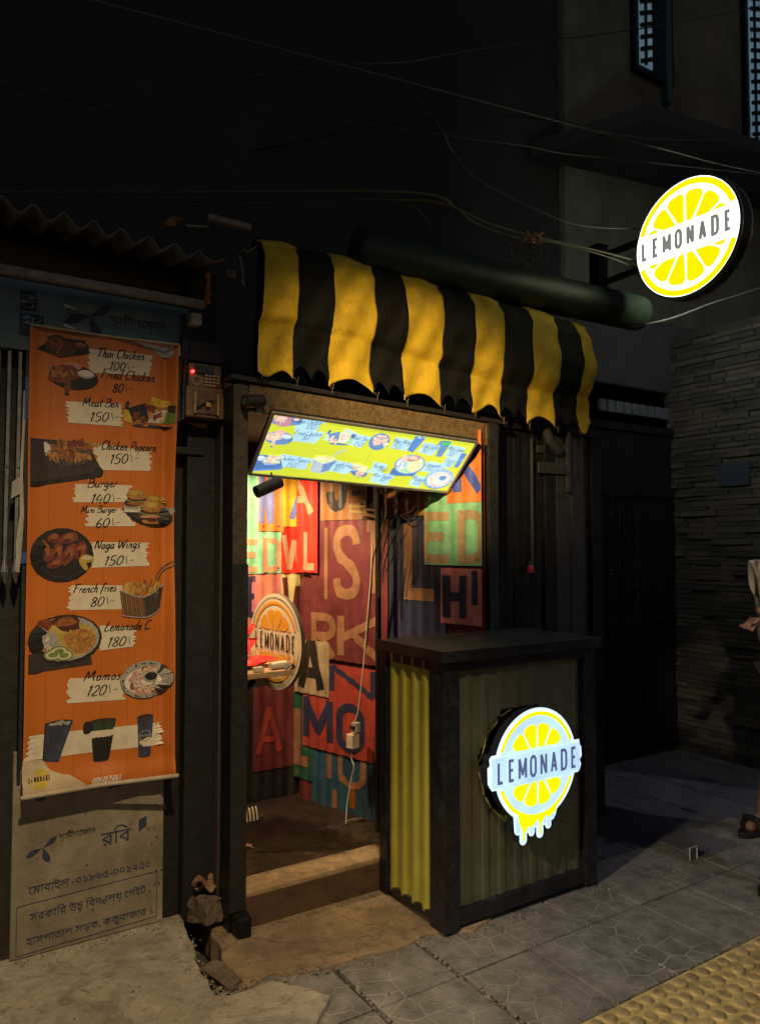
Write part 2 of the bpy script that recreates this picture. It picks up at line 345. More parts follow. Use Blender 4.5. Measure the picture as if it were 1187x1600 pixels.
def glyph_run(s):
    """glyph outlines of a text run, each contour filled on its own (the font's contours overlap)"""
    c = bpy.data.curves.new('tmp_text', 'FONT'); c.body = s; c.size = 1.; o = bpy.data.objects.new('tmp_text', c); COL.objects.link(o)
    bpy.context.view_layer.update(); dg = bpy.context.evaluated_depsgraph_get(); cu = o.evaluated_get(dg).to_curve(dg)
    loops = []
    for sp in cu.splines:
        p = []
        bp = sp.bezier_points; n = len(bp)
        for k in range(n):
            q0, q1 = bp[k], bp[(k + 1) % n]
            for t in (0, .25, .5, .75):
                u = 1 - t; v = q0.co * u ** 3 + q0.handle_right * 3 * u * u * t + q1.handle_left * 3 * u * t * t + q1.co * t ** 3; p.append((v.x, v.y))
        if n > 2: loops.append(p)
    o.to_curve_clear() if hasattr(o, 'to_curve_clear') else None
    bpy.data.objects.remove(o); bpy.data.curves.remove(c)
    if not loops: return [], []
    # non-zero winding fill in thin horizontal slabs (the font's contours cross themselves)
    E = [(p, q) for l in loops for p, q in zip(l, l[1:] + l[:1]) if abs(p[1] - q[1]) > 1e-7]
    ylo = min(p[1] for l in loops for p in l); yhi = max(p[1] for l in loops for p in l); n = max(8, int((yhi - ylo) / .011)); dy = (yhi - ylo) / n
    V, F = [], []
    for k in range(n):
        y0 = ylo + dy * k; y1 = y0 + dy; ym = (y0 + y1) / 2; xs = []
        for p, q in E:
            if (p[1] > ym) != (q[1] > ym):
                f = lambda y: p[0] + (q[0] - p[0]) * min(1, max(0, (y - p[1]) / (q[1] - p[1])))
                xs.append((f(ym), f(y0), f(y1), 1 if q[1] > p[1] else -1))
        xs.sort(); w = 0; st = None
        for x in xs:
            if w == 0: st = x
            w += x[3]
            if w == 0 and st is not None: b = len(V); V += [(st[1], y0), (x[1], y0), (x[2], y1), (st[2], y1)]; F.append([b, b + 1, b + 2, b + 3])
    x0 = min(v[0] for v in V); return [(x - x0, y) for x, y in V], F
def bengali(mb, segs, mp, a, b, h, m):
    """Bengali lettering from Blender's own fonts. segs: runs in visual order; a tuple (text, scale, dx, dy) is the lower half of a conjunct"""
    V, F, x = [], [], 0.
    for sg in segs:
        if isinstance(sg, float): x += sg; continue
        t, k, dx, dy = sg if isinstance(sg, tuple) else (sg, 1., 0., 0.)
        vs, fs = glyph_run(t); i = len(V); bx = x + dx if k != 1. else x
        V += [(bx + u * k, v * k + dy) for u, v in vs]; F += [[i + q for q in f] for f in fs]
        if k == 1. and vs: x += max(u for u, v in vs) + .015 + (.22 if t.endswith(' ') else 0)
    k = math.hypot(b[0] - a[0], b[1] - a[1]) / max(u for u, v in V); dx, dy = (b[0] - a[0]), (b[1] - a[1]); ln = math.hypot(dx, dy); dx /= ln; dy /= ln
    i = mb.add([mp(a[0] + (u * dx - v * dy) * k, a[1] + (u * dy + v * dx) * k, h) for u, v in V])
    for f in F: mb.f.append([i + q for q in f]); mb.m.append(m)

# ------------------------------------------------------------------ layout tables: lettering, dishes and mural panels
BANNER_TEXT = [('Thai Chicken', 0.232, 1.595, 0.41, 1.604, 0.037), ('100\\-', 0.28, 1.549, 0.371, 1.557, 0.034), ('Fried Chicken', 0.249, 1.505, 0.451, 1.511, 0.037), ('80\\-', 0.293, 1.473, 0.364, 1.481, 0.034), ('Meat Box', 0.184, 1.403, 0.318, 1.41, 0.036), ('150\\-', 0.212, 1.347, 0.322, 1.36, 0.036), ('Chicken Popcorn', 0.253, 1.245, 0.461, 1.252, 0.037), ('150\\-', 0.285, 1.192, 0.395, 1.205, 0.037), ('Burger', 0.204, 1.099, 0.314, 1.106, 0.036), ('140\\-', 0.217, 1.04, 0.326, 1.049, 0.036), ('Mini Burger', 0.182, 1.004, 0.311, 1.009, 0.029), ('60\\-', 0.234, 0.951, 0.324, 0.957, 0.035), ('Naga Wings', 0.231, 0.87, 0.399, 0.875, 0.037), ('150\\-', 0.267, 0.808, 0.376, 0.813, 0.037), ('French fries', 0.158, 0.709, 0.314, 0.712, 0.034), ('80\\-', 0.219, 0.656, 0.308, 0.661, 0.036), ('Lemonade C.', 0.271, 0.563, 0.449, 0.562, 0.037), ('180\\-', 0.283, 0.503, 0.391, 0.505, 0.037), ('Momos', 0.2, 0.385, 0.335, 0.38, 0.04), ('120\\-', 0.212, 0.328, 0.32, 0.328, 0.039), ('01841875063', 0.234, 0.012, 0.337, 0.011, 0.018), ('LEMONADE', 0.017, 0.052, 0.093, 0.051, 0.014)]
BANNER_PATCH = [[(0.2, 1.622), (0.434, 1.627), (0.431, 1.545), (0.205, 1.533)], [(0.132, 1.415), (0.329, 1.426), (0.332, 1.34), (0.134, 1.336)], [(0.221, 1.27), (0.442, 1.25), (0.442, 1.175), (0.246, 1.167)], [(0.159, 1.111), (0.363, 1.115), (0.358, 1.05), (0.158, 1.043)], [(0.205, 1.025), (0.327, 1.026), (0.39, 0.958), (0.203, 0.955)], [(0.219, 0.897), (0.428, 0.895), (0.427, 0.806), (0.221, 0.801)], [(0.148, 0.739), (0.338, 0.733), (0.347, 0.642), (0.145, 0.648)], [(0.255, 0.586), (0.388, 0.57), (0.387, 0.499), (0.256, 0.493)], [(0.15, 0.4), (0.335, 0.39), (0.351, 0.302), (0.151, 0.31)], [(0.023, 0.212), (0.49, 0.2), (0.495, 0.115), (0.009, 0.126)]]
TEAR_BOTTOM = [(-0.003, 0.128), (0.032, 0.128), (0.066, 0.12), (0.09, 0.083), (0.155, 0.053), (0.217, 0.015), (0.211, 0.006), (0.0, -0.006)]
TEAR_TOP = [(0.33, 1.688), (0.437, 1.691), (0.536, 1.69), (0.534, 1.63), (0.477, 1.625), (0.43, 1.652), (0.366, 1.666)]
# food px scale 0.0007702491274521603
BANNER_FOOD = [('thai', 0.113, 1.604), ('fried', 0.154, 1.507), ('box', 0.432, 1.408), ('popcorn', 0.128, 1.2), ('burger', 0.436, 1.019), ('wings', 0.119, 0.849), ('fries', 0.408, 0.685), ('platter', 0.136, 0.542), ('momos', 0.431, 0.368), ('drink_a', 0.096, 0.179), ('drink_b', 0.272, 0.162), ('drink_c', 0.441, 0.156)]
LIGHT_TEXT = [('Thai Chicken', 0.111, 0.309, 0.231, 0.315), ('100/-', 0.165, 0.277, 0.234, 0.291), ('Fried Chicken', 0.123, 0.243, 0.255, 0.252), ('80/-', 0.168, 0.22, 0.225, 0.225), ('Meat Box', 0.403, 0.262, 0.497, 0.259), ('150/-', 0.434, 0.221, 0.503, 0.225), ('Naga Wings', 0.631, 0.273, 0.741, 0.274), ('150/-', 0.637, 0.236, 0.711, 0.239), ('Cold Coffee', 0.804, 0.267, 0.904, 0.265), ('90/-', 0.817, 0.234, 0.877, 0.236), ('Mint Lemon', 0.964, 0.271, 1.069, 0.269), ('50/-', 0.979, 0.235, 1.037, 0.235), ('Lassi', 0.978, 0.197, 1.053, 0.197), ('80/-', 1.001, 0.168, 1.063, 0.167), ('Chicken Popcorn', 0.103, 0.093, 0.257, 0.092), ('150/-', 0.146, 0.053, 0.222, 0.056), ('French fries', 0.372, 0.093, 0.479, 0.09), ('80/-', 0.387, 0.062, 0.445, 0.063), ('Burger', 0.587, 0.109, 0.66, 0.108), ('140/-', 0.633, 0.083, 0.694, 0.082), ('Mini Burger', 0.615, 0.05, 0.733, 0.047), ('60/-', 0.666, 0.024, 0.717, 0.023), ('Lemonade C.', 0.882, 0.152, 1.009, 0.154), ('180/-', 0.897, 0.125, 0.971, 0.127), ('Momos', 0.849, 0.055, 0.931, 0.051), ('120/-', 0.869, 0.027, 0.945, 0.027)]
LIGHT_FOOD = [('thai', 0.034, 0.3), ('fried', 0.064, 0.211), ('box', 0.351, 0.268), ('wings', 0.563, 0.263), ('glass_a', 0.775, 0.276), ('glass_b', 0.938, 0.27), ('glass_c', 1.083, 0.211), ('popcorn', 0.054, 0.068), ('fries', 0.324, 0.095), ('burger', 0.533, 0.073), ('platter', 0.797, 0.146), ('momos', 1.018, 0.075)]
MURAL_SIDE = [
   ( 'maroon' , (0.053, -0.013, 1.385, 2.083) ,[  ]),
   ( 'teal' , (0.17, -0.08, 0.741, 0.432) ,[ ('I',(0.288, 0.171, 0.335, 0.351),'peach'),('U',(0.382, 0.149, 0.6, 0.366),'peach'),('I',(0.341, -0.007, 0.382, 0.114),'peach') ]),
   ( 'green' , (0.011, 0.124, 0.179, 0.63) ,[ ('L',(0.017, 0.197, 0.163, 0.555),'peach') ]),
   ( 'navy' , (0.778, 0.973, 1.156, 1.682) ,[ ('L',(0.878, 1.21, 1.116, 1.638),'peach') ]),
   ( 'red_dull' , (0.101, 0.322, 0.76, 0.818) ,[ ('N',(0.328, 0.656, 0.676, 0.825),'navy'),('M',(0.107, 0.355, 0.35, 0.63),'navy'),('O',(0.381, 0.344, 0.595, 0.618),'navy') ]),
   ( 'maroon' , (0.175, 0.844, 0.774, 1.658) ,[ ('I',(0.278, 1.183, 0.315, 1.592),'peach'),('S',(0.352, 1.187, 0.57, 1.608),'peach'),('T',(0.59, 1.201, 0.765, 1.628),'peach'),('R',(0.165, 0.829, 0.38, 1.104),'peach'),('K',(0.395, 0.852, 0.732, 1.119),'peach') ]),
   ( 'cream' , (0.031, 0.627, 0.328, 0.939) ,[ ('A',(0.054, 0.633, 0.286, 0.994),'ink') ]),
   ( 'rust' , (0.254, 1.635, 0.774, 2.073) ,[ ('J',(0.287, 1.682, 0.49, 2.049),'ink'),('E',(0.618, 1.691, 0.742, 1.901),'ink') ]),
   ( 'rust' , (0.783, 1.645, 1.178, 2.031) ,[ ('H',(0.838, 1.715, 1.117, 1.998),'ink') ]),
   ( 'pink' , (1.135, 1.108, 1.386, 1.38) ,[ ('H',(1.151, 1.115, 1.296, 1.367),'navy'),('I',(1.327, 1.206, 1.357, 1.37),'navy') ]),
   ( 'mint' , (1.033, 1.395, 1.389, 1.754) ,[ ('E',(1.008, 1.403, 1.212, 1.661),'cream'),('D',(1.248, 1.406, 1.41, 1.665),'cream') ]),
   ( 'orange' , (1.182, 1.701, 1.391, 2.048) ,[ ('K',(1.222, 1.731, 1.405, 2.001),'blue') ]),
   ( 'red' , (0.059, 1.334, 0.249, 2.145) ,[ ('X',(0.047, 1.659, 0.216, 1.899),'peach'),('L',(0.124, 1.346, 0.24, 1.59),'peach') ]),
]
MURAL_BACK = [
   ( 'ink' , (1.443, -0.007, 2.136, 2.098) ,[  ]),
   ( 'maroon' , (1.811, 0.184, 2.092, 0.669) ,[ ('A',(1.823, 0.265, 1.995, 0.562),'red_dull') ]),
   ( 'coral' , (1.708, 0.754, 1.983, 1.35) ,[ ('H',(1.794, 0.936, 1.974, 1.323),'pink'),('E',(1.758, 1.072, 1.834, 1.313),'navy') ]),
   ( 'straw' , (1.979, 0.696, 2.136, 1.346) ,[ ('W',(1.982, 0.923, 2.188, 1.318),'maroon') ]),
   ( 'mint' , (1.703, 1.327, 1.988, 1.933) ,[ ('E',(1.712, 1.336, 1.844, 1.529),'peach'),('D',(1.856, 1.333, 1.981, 1.537),'peach') ]),
   ( 'red' , (1.976, 1.326, 2.134, 1.634) ,[ ('W',(1.976, 1.33, 2.147, 1.569),'peach') ]),
   ( 'orange' , (1.826, 1.575, 1.987, 1.994) ,[ ('N',(1.826, 1.605, 1.92, 1.916),'slate') ]),
   ( 'amber' , (1.983, 1.604, 2.128, 1.944) ,[ ('A',(2.021, 1.632, 2.221, 1.909),'slate') ]),
]

# ------------------------------------------------------------------ setting: ground
M_soil = pm('dark_soil', (.05, .042, .035), .9, sc=6)
M_paver = pm('paver_concrete', (.19, .178, .155), .75, var=.45, sc=9, bump=.45, bsc=110, spots=.45)
M_conc = concrete('worn_concrete', (.38, .33, .25), (.18, .15, .105), .35)
M_conc_in = concrete('warm_lit_stained_concrete', (.30, .205, .12), (.14, .09, .055), .5)  # stains, plus the doorway's warm pool of light put into the redder base
M_tact = pm('yellow_tactile', (.56, .41, .16), .75, var=.45, sc=16, bump=.5, bsc=80, spots=.6)
M_slab = pm('grey_slab', (.115, .11, .125), .7, var=.3, sc=4, bump=.25, bsc=50, spots=.3)
def add_crazy(m):
    """raised pale joints of the crazy-paving pattern pressed in each paver"""
    t = m.node_tree; N = t.nodes; L = t.links; b = N['Principled BSDF']
    tc = N.new('ShaderNodeTexCoord'); vo = N.new('ShaderNodeTexVoronoi'); vo.voronoi_dimensions = '2D'; vo.feature = 'DISTANCE_TO_EDGE'; vo.inputs['Scale'].default_value = 10.5
    vo.inputs['Randomness'].default_value = .85
    L.new(tc.outputs['Object'], vo.inputs['Vector'])
    r = N.new('ShaderNodeValToRGB'); r.color_ramp.elements[0].position = .012; r.color_ramp.elements[1].position = .034
    r.color_ramp.elements[0].color = (1, 1, 1, 1); r.color_ramp.elements[1].color = (0, 0, 0, 1)
    L.new(vo.outputs['Distance'], r.inputs[0])
    src = b.inputs['Base Color'].links[0].from_socket
    mx = N.new('ShaderNodeMixRGB'); mx.blend_type = 'MIX'; mx.inputs[2].default_value = (.40, .37, .30, 1)
    n2 = N.new('ShaderNodeTexNoise'); n2.inputs['Scale'].default_value = 3.5; n2.inputs['Detail'].default_value = 5; L.new(tc.outputs['Object'], n2.inputs['Vector'])
    r2 = N.new('ShaderNodeMapRange'); r2.inputs[1].default_value = .36; r2.inputs[2].default_value = .62; L.new(n2.outputs['Fac'], r2.inputs[0])
    mu = N.new('ShaderNodeMath'); mu.operation = 'MULTIPLY'; L.new(r.outputs[0], mu.inputs[0]); L.new(r2.outputs[0], mu.inputs[1])
    L.new(mu.outputs[0], mx.inputs[0]); L.new(src, mx.inputs[1]); L.new(mx.outputs[0], b.inputs['Base Color'])
    bp = N.new('ShaderNodeBump'); bp.inputs['Strength'].default_value = .5; bp.inputs['Distance'].default_value = .006; bp.invert = False
    L.new(r.outputs[0], bp.inputs['Height']); L.new(b.inputs['Normal'].links[0].from_socket, bp.inputs['Normal']); L.new(bp.outputs[0], b.inputs['Normal'])
add_crazy(M_paver)
mb = MB(); mb.poly([(-60, -60, -.13), (60, -60, -.13), (60, 60, -.13), (-60, 60, -.13)]); struct(mb.build('ground', M_soil))

def slab(pts, z0, z1, name, mat, rag=.012, step=.05, bev=.008):
    g = random.Random(len(pts) * 13); p = dense(pts + [pts[0]], step)[:-1]
    p = [(x + g.uniform(-rag, rag), y + g.uniform(-rag, rag)) for x, y in p]
    mb = MB(); mb.prism(p, lambda u, v, h: Vector((u, v, h)), z0, z1); return struct(mb.build(name, mat, bevel=bev))
# pavers
mb = MB(); xe = [-.95, -.6, -.25, .1, .42, .74, 1.05, 1.36, 1.71, 2.04, 2.18 + .17, 2.67, 2.98, 3.3, 3.62, 3.94, 4.26, 4.58, 4.9]
ye = [-.8, -.4, 0, .4, .8, 1.2, 1.395, None, 1.715, 2.125, 2.52, 2.9]
g = random.Random(3)
for y0, y1 in ((-.8, -.4), (-.4, 0), (0, .4), (.4, .8), (.8, 1.2), (1.2, 1.395), (1.715, 2.125), (2.125, 2.52)):
    for x0, x1 in zip(xe, xe[1:]):
        e = .006 + (.012 if x0 in (1.36, 1.71) else 0); dz = g.uniform(-.003, .003)
        mb.box(x0 + e, y0 + .004, -.12, x1 - .004, y1 - .004, dz)
struct(mb.build('sidewalk', M_paver, bevel=.004))
# yellow tactile strip with its domes
mb = MB(); x = -.6
while x < 4.9:
    mb.box(x + .0015, 1.40, -.12, x + .2985, 1.71, .002 + rnd.uniform(-.0015, .0015)); x += .3
def dome(mb, x, y, z):
    if rnd.random() < .02: return
    q_ = rnd.uniform(.55, 1.05); x += rnd.uniform(-.0012, .0012); y += rnd.uniform(-.0012, .0012)
    prof = [(.0240, 0), (.0218, .0062 * q_), (.0178, .0112 * q_), (.0160, .0118 * q_), (.010, .0122 * q_)]
    n = 14; i = len(mb.v)
    for r, h in prof: mb.add([(x + r * math.cos(6.2832 * k / n), y + r * math.sin(6.2832 * k / n), z + h) for k in range(n)])
    for a in range(len(prof) - 1):
        for k in range(n):
            q = (k + 1) % n; mb.f.append([i + a * n + k, i + a * n + q, i + (a + 1) * n + q, i + (a + 1) * n + k]); mb.m.append(0 if a < 1 else 1)
    mb.f.append([i + (len(prof) - 1) * n + k for k in range(n)]); mb.m.append(1)
for k in range(92):
    for j in range(5): dome(mb, -.57 + .06 * k, 1.435 + .06 * j, .001)
o = struct(mb.build('tactile_strip', [M_tact, pm('worn_dome_top', (.38, .27, .13), .65, var=.5, sc=14, bump=.3, bsc=70)], smooth=False))
for f in o.data.polygons:
    if f.material_index == 1 or (f.area < .00012): f.use_smooth = True
# cast concrete in front of the shops
slab([(-4, 3.6), (1.01, 3.6), (1.02, 3.02), (.985, 2.8), (.945, 2.45), (1.05, 2.425), (1.14, 2.43), (1.22, 2.33), (1.27, 2.24), (1.16, 2.12), (1.02, 1.95), (.78, 1.72), (-4, 1.72)], -.12, .018, 'concrete_apron', M_conc)
slab([(1.10, 3.6), (1.105, 3.0), (1.06, 2.72), (1.03, 2.46), (1.15, 2.47), (1.31, 2.40), (1.50, 2.415), (1.62, 2.38), (1.76, 2.40), (1.93, 2.33), (2.05, 2.36), (2.2, 2.43), (2.75, 2.46), (2.78, 3.6)], -.12, .012, 'doorway_apron', M_conc_in, rag=.016)
# grooved slabs of the side alley
mb = MB(); g = random.Random(9); x = 2.79
while x < 6.2:
    w = g.choice((.17, .30, .30, .06)); y = 2.26
    while y < 3.56:
        d = min(g.choice((.5, .62, .8)), 3.56 - y)
        if x + w > 5.0 and y > 2.26: pass
        mb.box(x + .003, y + .002, -.12, x + w - .003, y + d - .002, -.002 + g.uniform(-.004, .004))
        if w == .30 and g.random() < .35:
            for k in range(int((d - .04) / .022)): mb.box(x + .02, y + .02 + k * .022, -.01, x + w - .02, y + .030 + k * .022, .0045)
        y += d
    x += w
struct(mb.build('alley_paving', M_slab, bevel=.003))

# grit and chips lying along the edges, too many to count
mb = MB(); g = random.Random(77)
def chip(x, y, z, s):
    p = [Vector((x + s * g.uniform(.5, 1) * math.cos(a + g.uniform(-.3, .3)), y + s * g.uniform(.5, 1) * math.sin(a), z)) for a in (0, 1.3, 2.5, 3.8, 5.1)]; t_ = Vector((x + s * g.uniform(-.3, .3), y + s * g.uniform(-.3, .3), z + s * g.uniform(.5, 1.1)))
    for k in range(5): mb.poly([p[k], p[(k + 1) % 5], t_], 0 if g.random() < .7 else 1)
for (xa, ya), (xb, yb), n, wd, z in (((.97, 2.44), (1.35, 2.40), 90, .04, .014), ((1.35, 2.40), (2.0, 2.34), 130, .05, .0), ((1.0, 3.0), (.95, 2.45), 60, .03, .018), ((1.36, 1.75), (1.37, 2.4), 60, .012, .0), ((1.71, 1.75), (1.72, 2.4), 60, .012, .0), ((1.82, 2.33), (2.68, 2.31), 90, .03, .0), ((.42, 3.0), (.95, 3.0), 70, .025, .018), ((1.15, 2.78), (1.78, 2.78), 60, .02, .012), ((1.1, 2.0), (1.9, 2.3), 60, .22, .0), ((.4, 2.3), (.95, 2.9), 60, .25, .018), ((2.7, 2.26), (4.4, 2.26), 120, .04, .0), ((1.5, 1.73), (3.2, 1.73), 120, .012, .0)):
    for _ in range(n):
        u = g.random(); chip(xa + (xb - xa) * u + g.gauss(0, wd * .4), ya + (yb - ya) * u + g.gauss(0, wd * .5), z, abs(g.gauss(.003, .003)) + .0015)
o = mb.build('gravel', [pm('grit_brown', (.16, .12, .08), .9, var=.5, sc=90), pm('grit_grey', (.30, .27, .22), .9, var=.4, sc=90)]); o['kind'] = 'stuff'

# ------------------------------------------------------------------ stone clad wall, gate and the building behind
M_stone = pm('stone_slips', (.055, .045, .034), .8, var=.4, sc=3, bump=.5, bsc=40)
M_stone2 = pm('stone_slips_dark', (.028, .024, .02), .8, var=.4, sc=3, bump=.5, bsc=40)
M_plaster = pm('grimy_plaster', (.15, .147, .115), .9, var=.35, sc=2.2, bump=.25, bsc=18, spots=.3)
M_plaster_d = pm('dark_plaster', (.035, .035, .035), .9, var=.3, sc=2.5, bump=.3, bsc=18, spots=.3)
M_black = pm('black_metal', (.018, .018, .02), .42, .6, var=.3, sc=20, bump=.1, bsc=80)
M_blackp = pm('black_paint', (.022, .021, .021), .5, 0, var=.35, sc=15, bump=.2, bsc=45)
M_steel = pm('dull_steel', (.23, .23, .24), .45, .7, var=.3, sc=25)
M_rust = pm('rusty_steel', (.30, .12, .035), .85, .1, var=.5, sc=30, bump=.4)
M_blue = em('window_pane_glow', (.10, .17, .22), .62, .35, 3)  # panes get a faint blue emission, no lamp behind them
t = thing('stone_wall', 'stacked stone clad wall beside the dark gate in the alley', 'wall', (4.95, 2.9, 0))
mb = MB(); g = random.Random(21); z = 0.
mb.box(4.93, 1.9, -.12, 5.2, 3.64, 3.05, 1)
while z < 3.0:
    hh = g.choice((.03, .036, .042)); y = 1.92 - g.uniform(0, .2)
    while y < 3.6:
        l = g.choice((.12, .17, .22, .30)); p = g.uniform(.004, .030); y1 = min(y + l, 3.6)
        if y1 > 1.93: mb.box(4.93 - p, max(y, 1.92) + .0015, z + .002, 4.93, y1 - .0015, min(z + hh - .002, 3.0), 0 if g.random() < .55 else 1)
        y += l
    z += hh
mb.build('stone_facing', [M_stone, M_stone2], t, bevel=.002)
mb = MB(); mb.box(4.885, 2.95, 1.90, 4.905, 3.18, 2.06); mb.build('mounting_plate', pm('blue_grey_plate', (.02, .025, .04), .7), t, bevel=.003)
t = thing('alley_gate', 'wide black sheet metal gate with louvred top at the end of the alley', 'gate', (4.1, 3.58, 0))
mb = MB(); mb.box(2.72, 3.57, .02, 4.93, 3.63, 2.36)
for k in range(40): mb.box(2.74 + k * .055, 3.556 - .004 * (k % 2), .10, 2.77 + k * .055, 3.572, 1.82)
for zz in (.04, .95, 1.84, 2.30): mb.box(2.72, 3.54, zz, 4.93, 3.575, zz + .05)
mb.build('door_sheet', pm('gate_black', (.02, .02, .025), .35, .5, var=.3), t)
mb = MB()
for k in range(9): mb.box(4.10 + k * .085, 3.535, 2.42, 4.155 + k * .085, 3.56, 2.50)
mb.build('louvre', pm('louvre_grey', (.09, .095, .11), .5), t)
mb = MB(); g = random.Random(5)
for xx in (4.19, 4.46):
    for k in range(34):
        zz = .9 + k * .03; mb.box(xx + g.uniform(-.004, .004), 3.532, zz, xx + .006, 3.54, zz + g.uniform(.004, .012))
mb.build('rivet_row', pm('bright_rivets', (.6, .55, .45), .25, .9), t)
t = thing('concrete_building', 'unlit concrete building with grilled upper windows above the alley', 'building', (6, 4.4, 0))
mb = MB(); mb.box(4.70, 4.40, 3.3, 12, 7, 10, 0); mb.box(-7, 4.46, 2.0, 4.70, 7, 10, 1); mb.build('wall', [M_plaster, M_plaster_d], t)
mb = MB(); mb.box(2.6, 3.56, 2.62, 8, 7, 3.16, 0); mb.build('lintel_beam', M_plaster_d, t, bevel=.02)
mb = MB(); mb.poly([(4.30, 4.40, 4.62), (4.78, 3.62, 4.72), (9, 3.62, 5.15), (9, 4.40, 5.15)]); mb.poly([(4.30, 4.40, 4.74), (4.78, 3.62, 4.84), (9, 3.62, 5.27), (9, 4.40, 5.27)])
mb.poly([(4.78, 3.62, 4.72), (9, 3.62, 5.15), (9, 3.62, 5.27), (4.78, 3.62, 4.84)]); mb.poly([(4.30, 4.40, 4.62), (4.78, 3.62, 4.72), (4.78, 3.62, 4.84), (4.30, 4.40, 4.74)])
mb.build('sunshade_slab', M_plaster_d, t)
for (x0, x1, z0, z1) in ((5.60, 5.80, 5.82, 7.6), (7.34, 7.62, 5.56, 8.0)):
    mb = MB(); mb.box(x0 - .05, 4.34, z0 - .05, x1 + .30, 4.395, z1, 0); f = mb.build('window', M_black, t)
    mb = MB(); mb.box(x0, 4.325, z0, x1 - .03, 4.338, z1); mb.build('pane', M_blue, f)
    mb = MB(); zz = z0
    while zz < z1:
        mb.bar((x0 - .02, 4.30, zz), (x1, 4.30, zz + .10), .02, .035); zz += .11
    mb.bar((x0 + .06, 4.31, z0), (x0 + .07, 4.31, z1), .02, .02); mb.build('grille', M_black, f)
mb = MB(); mb.box(5.98, 4.33, 5.6, 6.06, 4.40, 8, 0); mb.build('rain_pipe', pm('dull_teal_pipe', (.05, .10, .10), .5), t)

# ------------------------------------------------------------------ shop on the left
M_roof = pm('grey_roof_sheet', (.15, .14, .145), .85, var=.3, sc=8, bump=.3)
M_wood = pm('weathered_wood', (.26, .225, .19), .8, var=.4, sc=26, bump=.4)
mb = MB()
def rf(u, v):
    x = -1.6 + 2.70 * u; s = 2.652 - .10 * max(0, (x - .3) / .8) * .45
    return (x, 2.80 + 1.6 * v, s + .020 * math.sin(2 * math.pi * (x - .306) / .0985 + 1.57) * (1 if x < 1.0 else .5) + .28 * v)
mb.grid(rf, 330, 6); tag(mb.build('corrugated_roof', M_roof, solid=.006, smooth=True), 'wavy edged corrugated roof sheet over the left shop', 'roof')
mb = MB(); mb.bar((-1.6, 2.86, 2.440), (1.035, 2.86, 2.440), .03, .030); tag(mb.build('fascia_plank', M_wood, bevel=.004), 'grey weathered plank along the top of the teal signboard', 'plank')
mb = MB(); mb.box(-2.5, 3.06, 0, .33, 3.2, 2.66); mb.box(.33, 3.06, 0, 1.02, 3.2, 2.62); mb.box(-2.5, 3.2, 2.6, 1.02, 6, 2.66)
tag(mb.build('shop_wall', M_blackp), 'black front wall of the left shop behind the orange menu banner', 'wall')
# signboard at the top
t = thing('shop_signboard', 'faded teal signboard under the plank, top of left shop', 'signboard', (.4, 2.99, 2.2))
M_teal = pm('faded_teal_board', (.13, .20, .205), .6, var=.25, sc=5, spots=.35)
M_inkblue = pm('dark_blue_print', (.03, .04, .09), .6); M_ink = pm('black_print', (.02, .02, .02), .6)
mb = MB(); mb.box(-1.6, 2.985, 2.20, 1.015, 3.03, 2.455); mb.build('panel', M_teal, t, bevel=.003)
fm = frame((0, 2.984, 0), (1, 0, 0), (0, 0, 1), (0, -1, 0))
def propeller(mb, mp, cx, cy, s, h, m):
    for a, l, w in ((28, 1.0, .34), (195, 1.05, .36), (285, 1.05, .4)):
        ca, sa = math.cos(R(a)), math.sin(R(a)); bend = .25
        p = []
        for k in range(13):
            u = k / 12; y = w / 2 * math.sin(math.pi * u ** 1.4) ; p.append((u * l, y + bend * u * u * .5))
        for k in range(12, -1, -1):
            u = k / 12; y = -w / 2 * math.sin(math.pi * u ** 1.4); p.append((u * l, y + bend * u * u * .5))
        mb.face2([(cx + s * (x * ca - y * sa), cy + s * (x * sa + y * ca)) for x, y in p], mp, h, m)
GP = ['গ', ('্', .99, -.45, -.02), 'ামীণেফান']
mb = MB(); propeller(mb, fm, .635, 2.362, .095, .0015, 0); mb.build('logo', M_inkblue, t)
mb = MB(); bengali(mb, GP, fm, (.705, 2.345), (.925, 2.345), .0015, 0); mb.build('lettering', M_ink, t)
mb = MB(); g = random.Random(4)
for (x0, z0, x1, z1) in ((.39, 2.345, .445, 2.415), (.39, 2.255, .47, 2.335)):
    mb.quad([(x0, z1), (x1, z1), (x1, z0), (x0, z0)], fm, .0012, 0)
    for k in range(7):
        xx, zz = g.uniform(x0, x1 - .02), g.uniform(z0, z1 - .02); mb.blob(xx + .01, zz + .01, .012, .007, fm, .0022, 1, .3, seed=k)
    for k in range(3): script(mb, 'mem', fm, (x0 + .006, z1 - .018 - k * .02), (x1 - .006, z1 - .018 - k * .02), .012, .0024, 1)
mb.build('sticker', [M_inkblue, pm('pale_sticker_print', (.16, .24, .26), .5)], t)
for z in (2.375, 2.30):
    mb = MB(); mb.tube([(.545, 2.985, z), (.545, 2.955, z + .004)], .005, 0, 8); mb.tube([(.535, 2.955, z + .004), (.572, 2.95, z - .006)], .0045, 0, 6)
    mb.build('hook', pm('pale_plastic', (.6, .6, .58), .4), t)
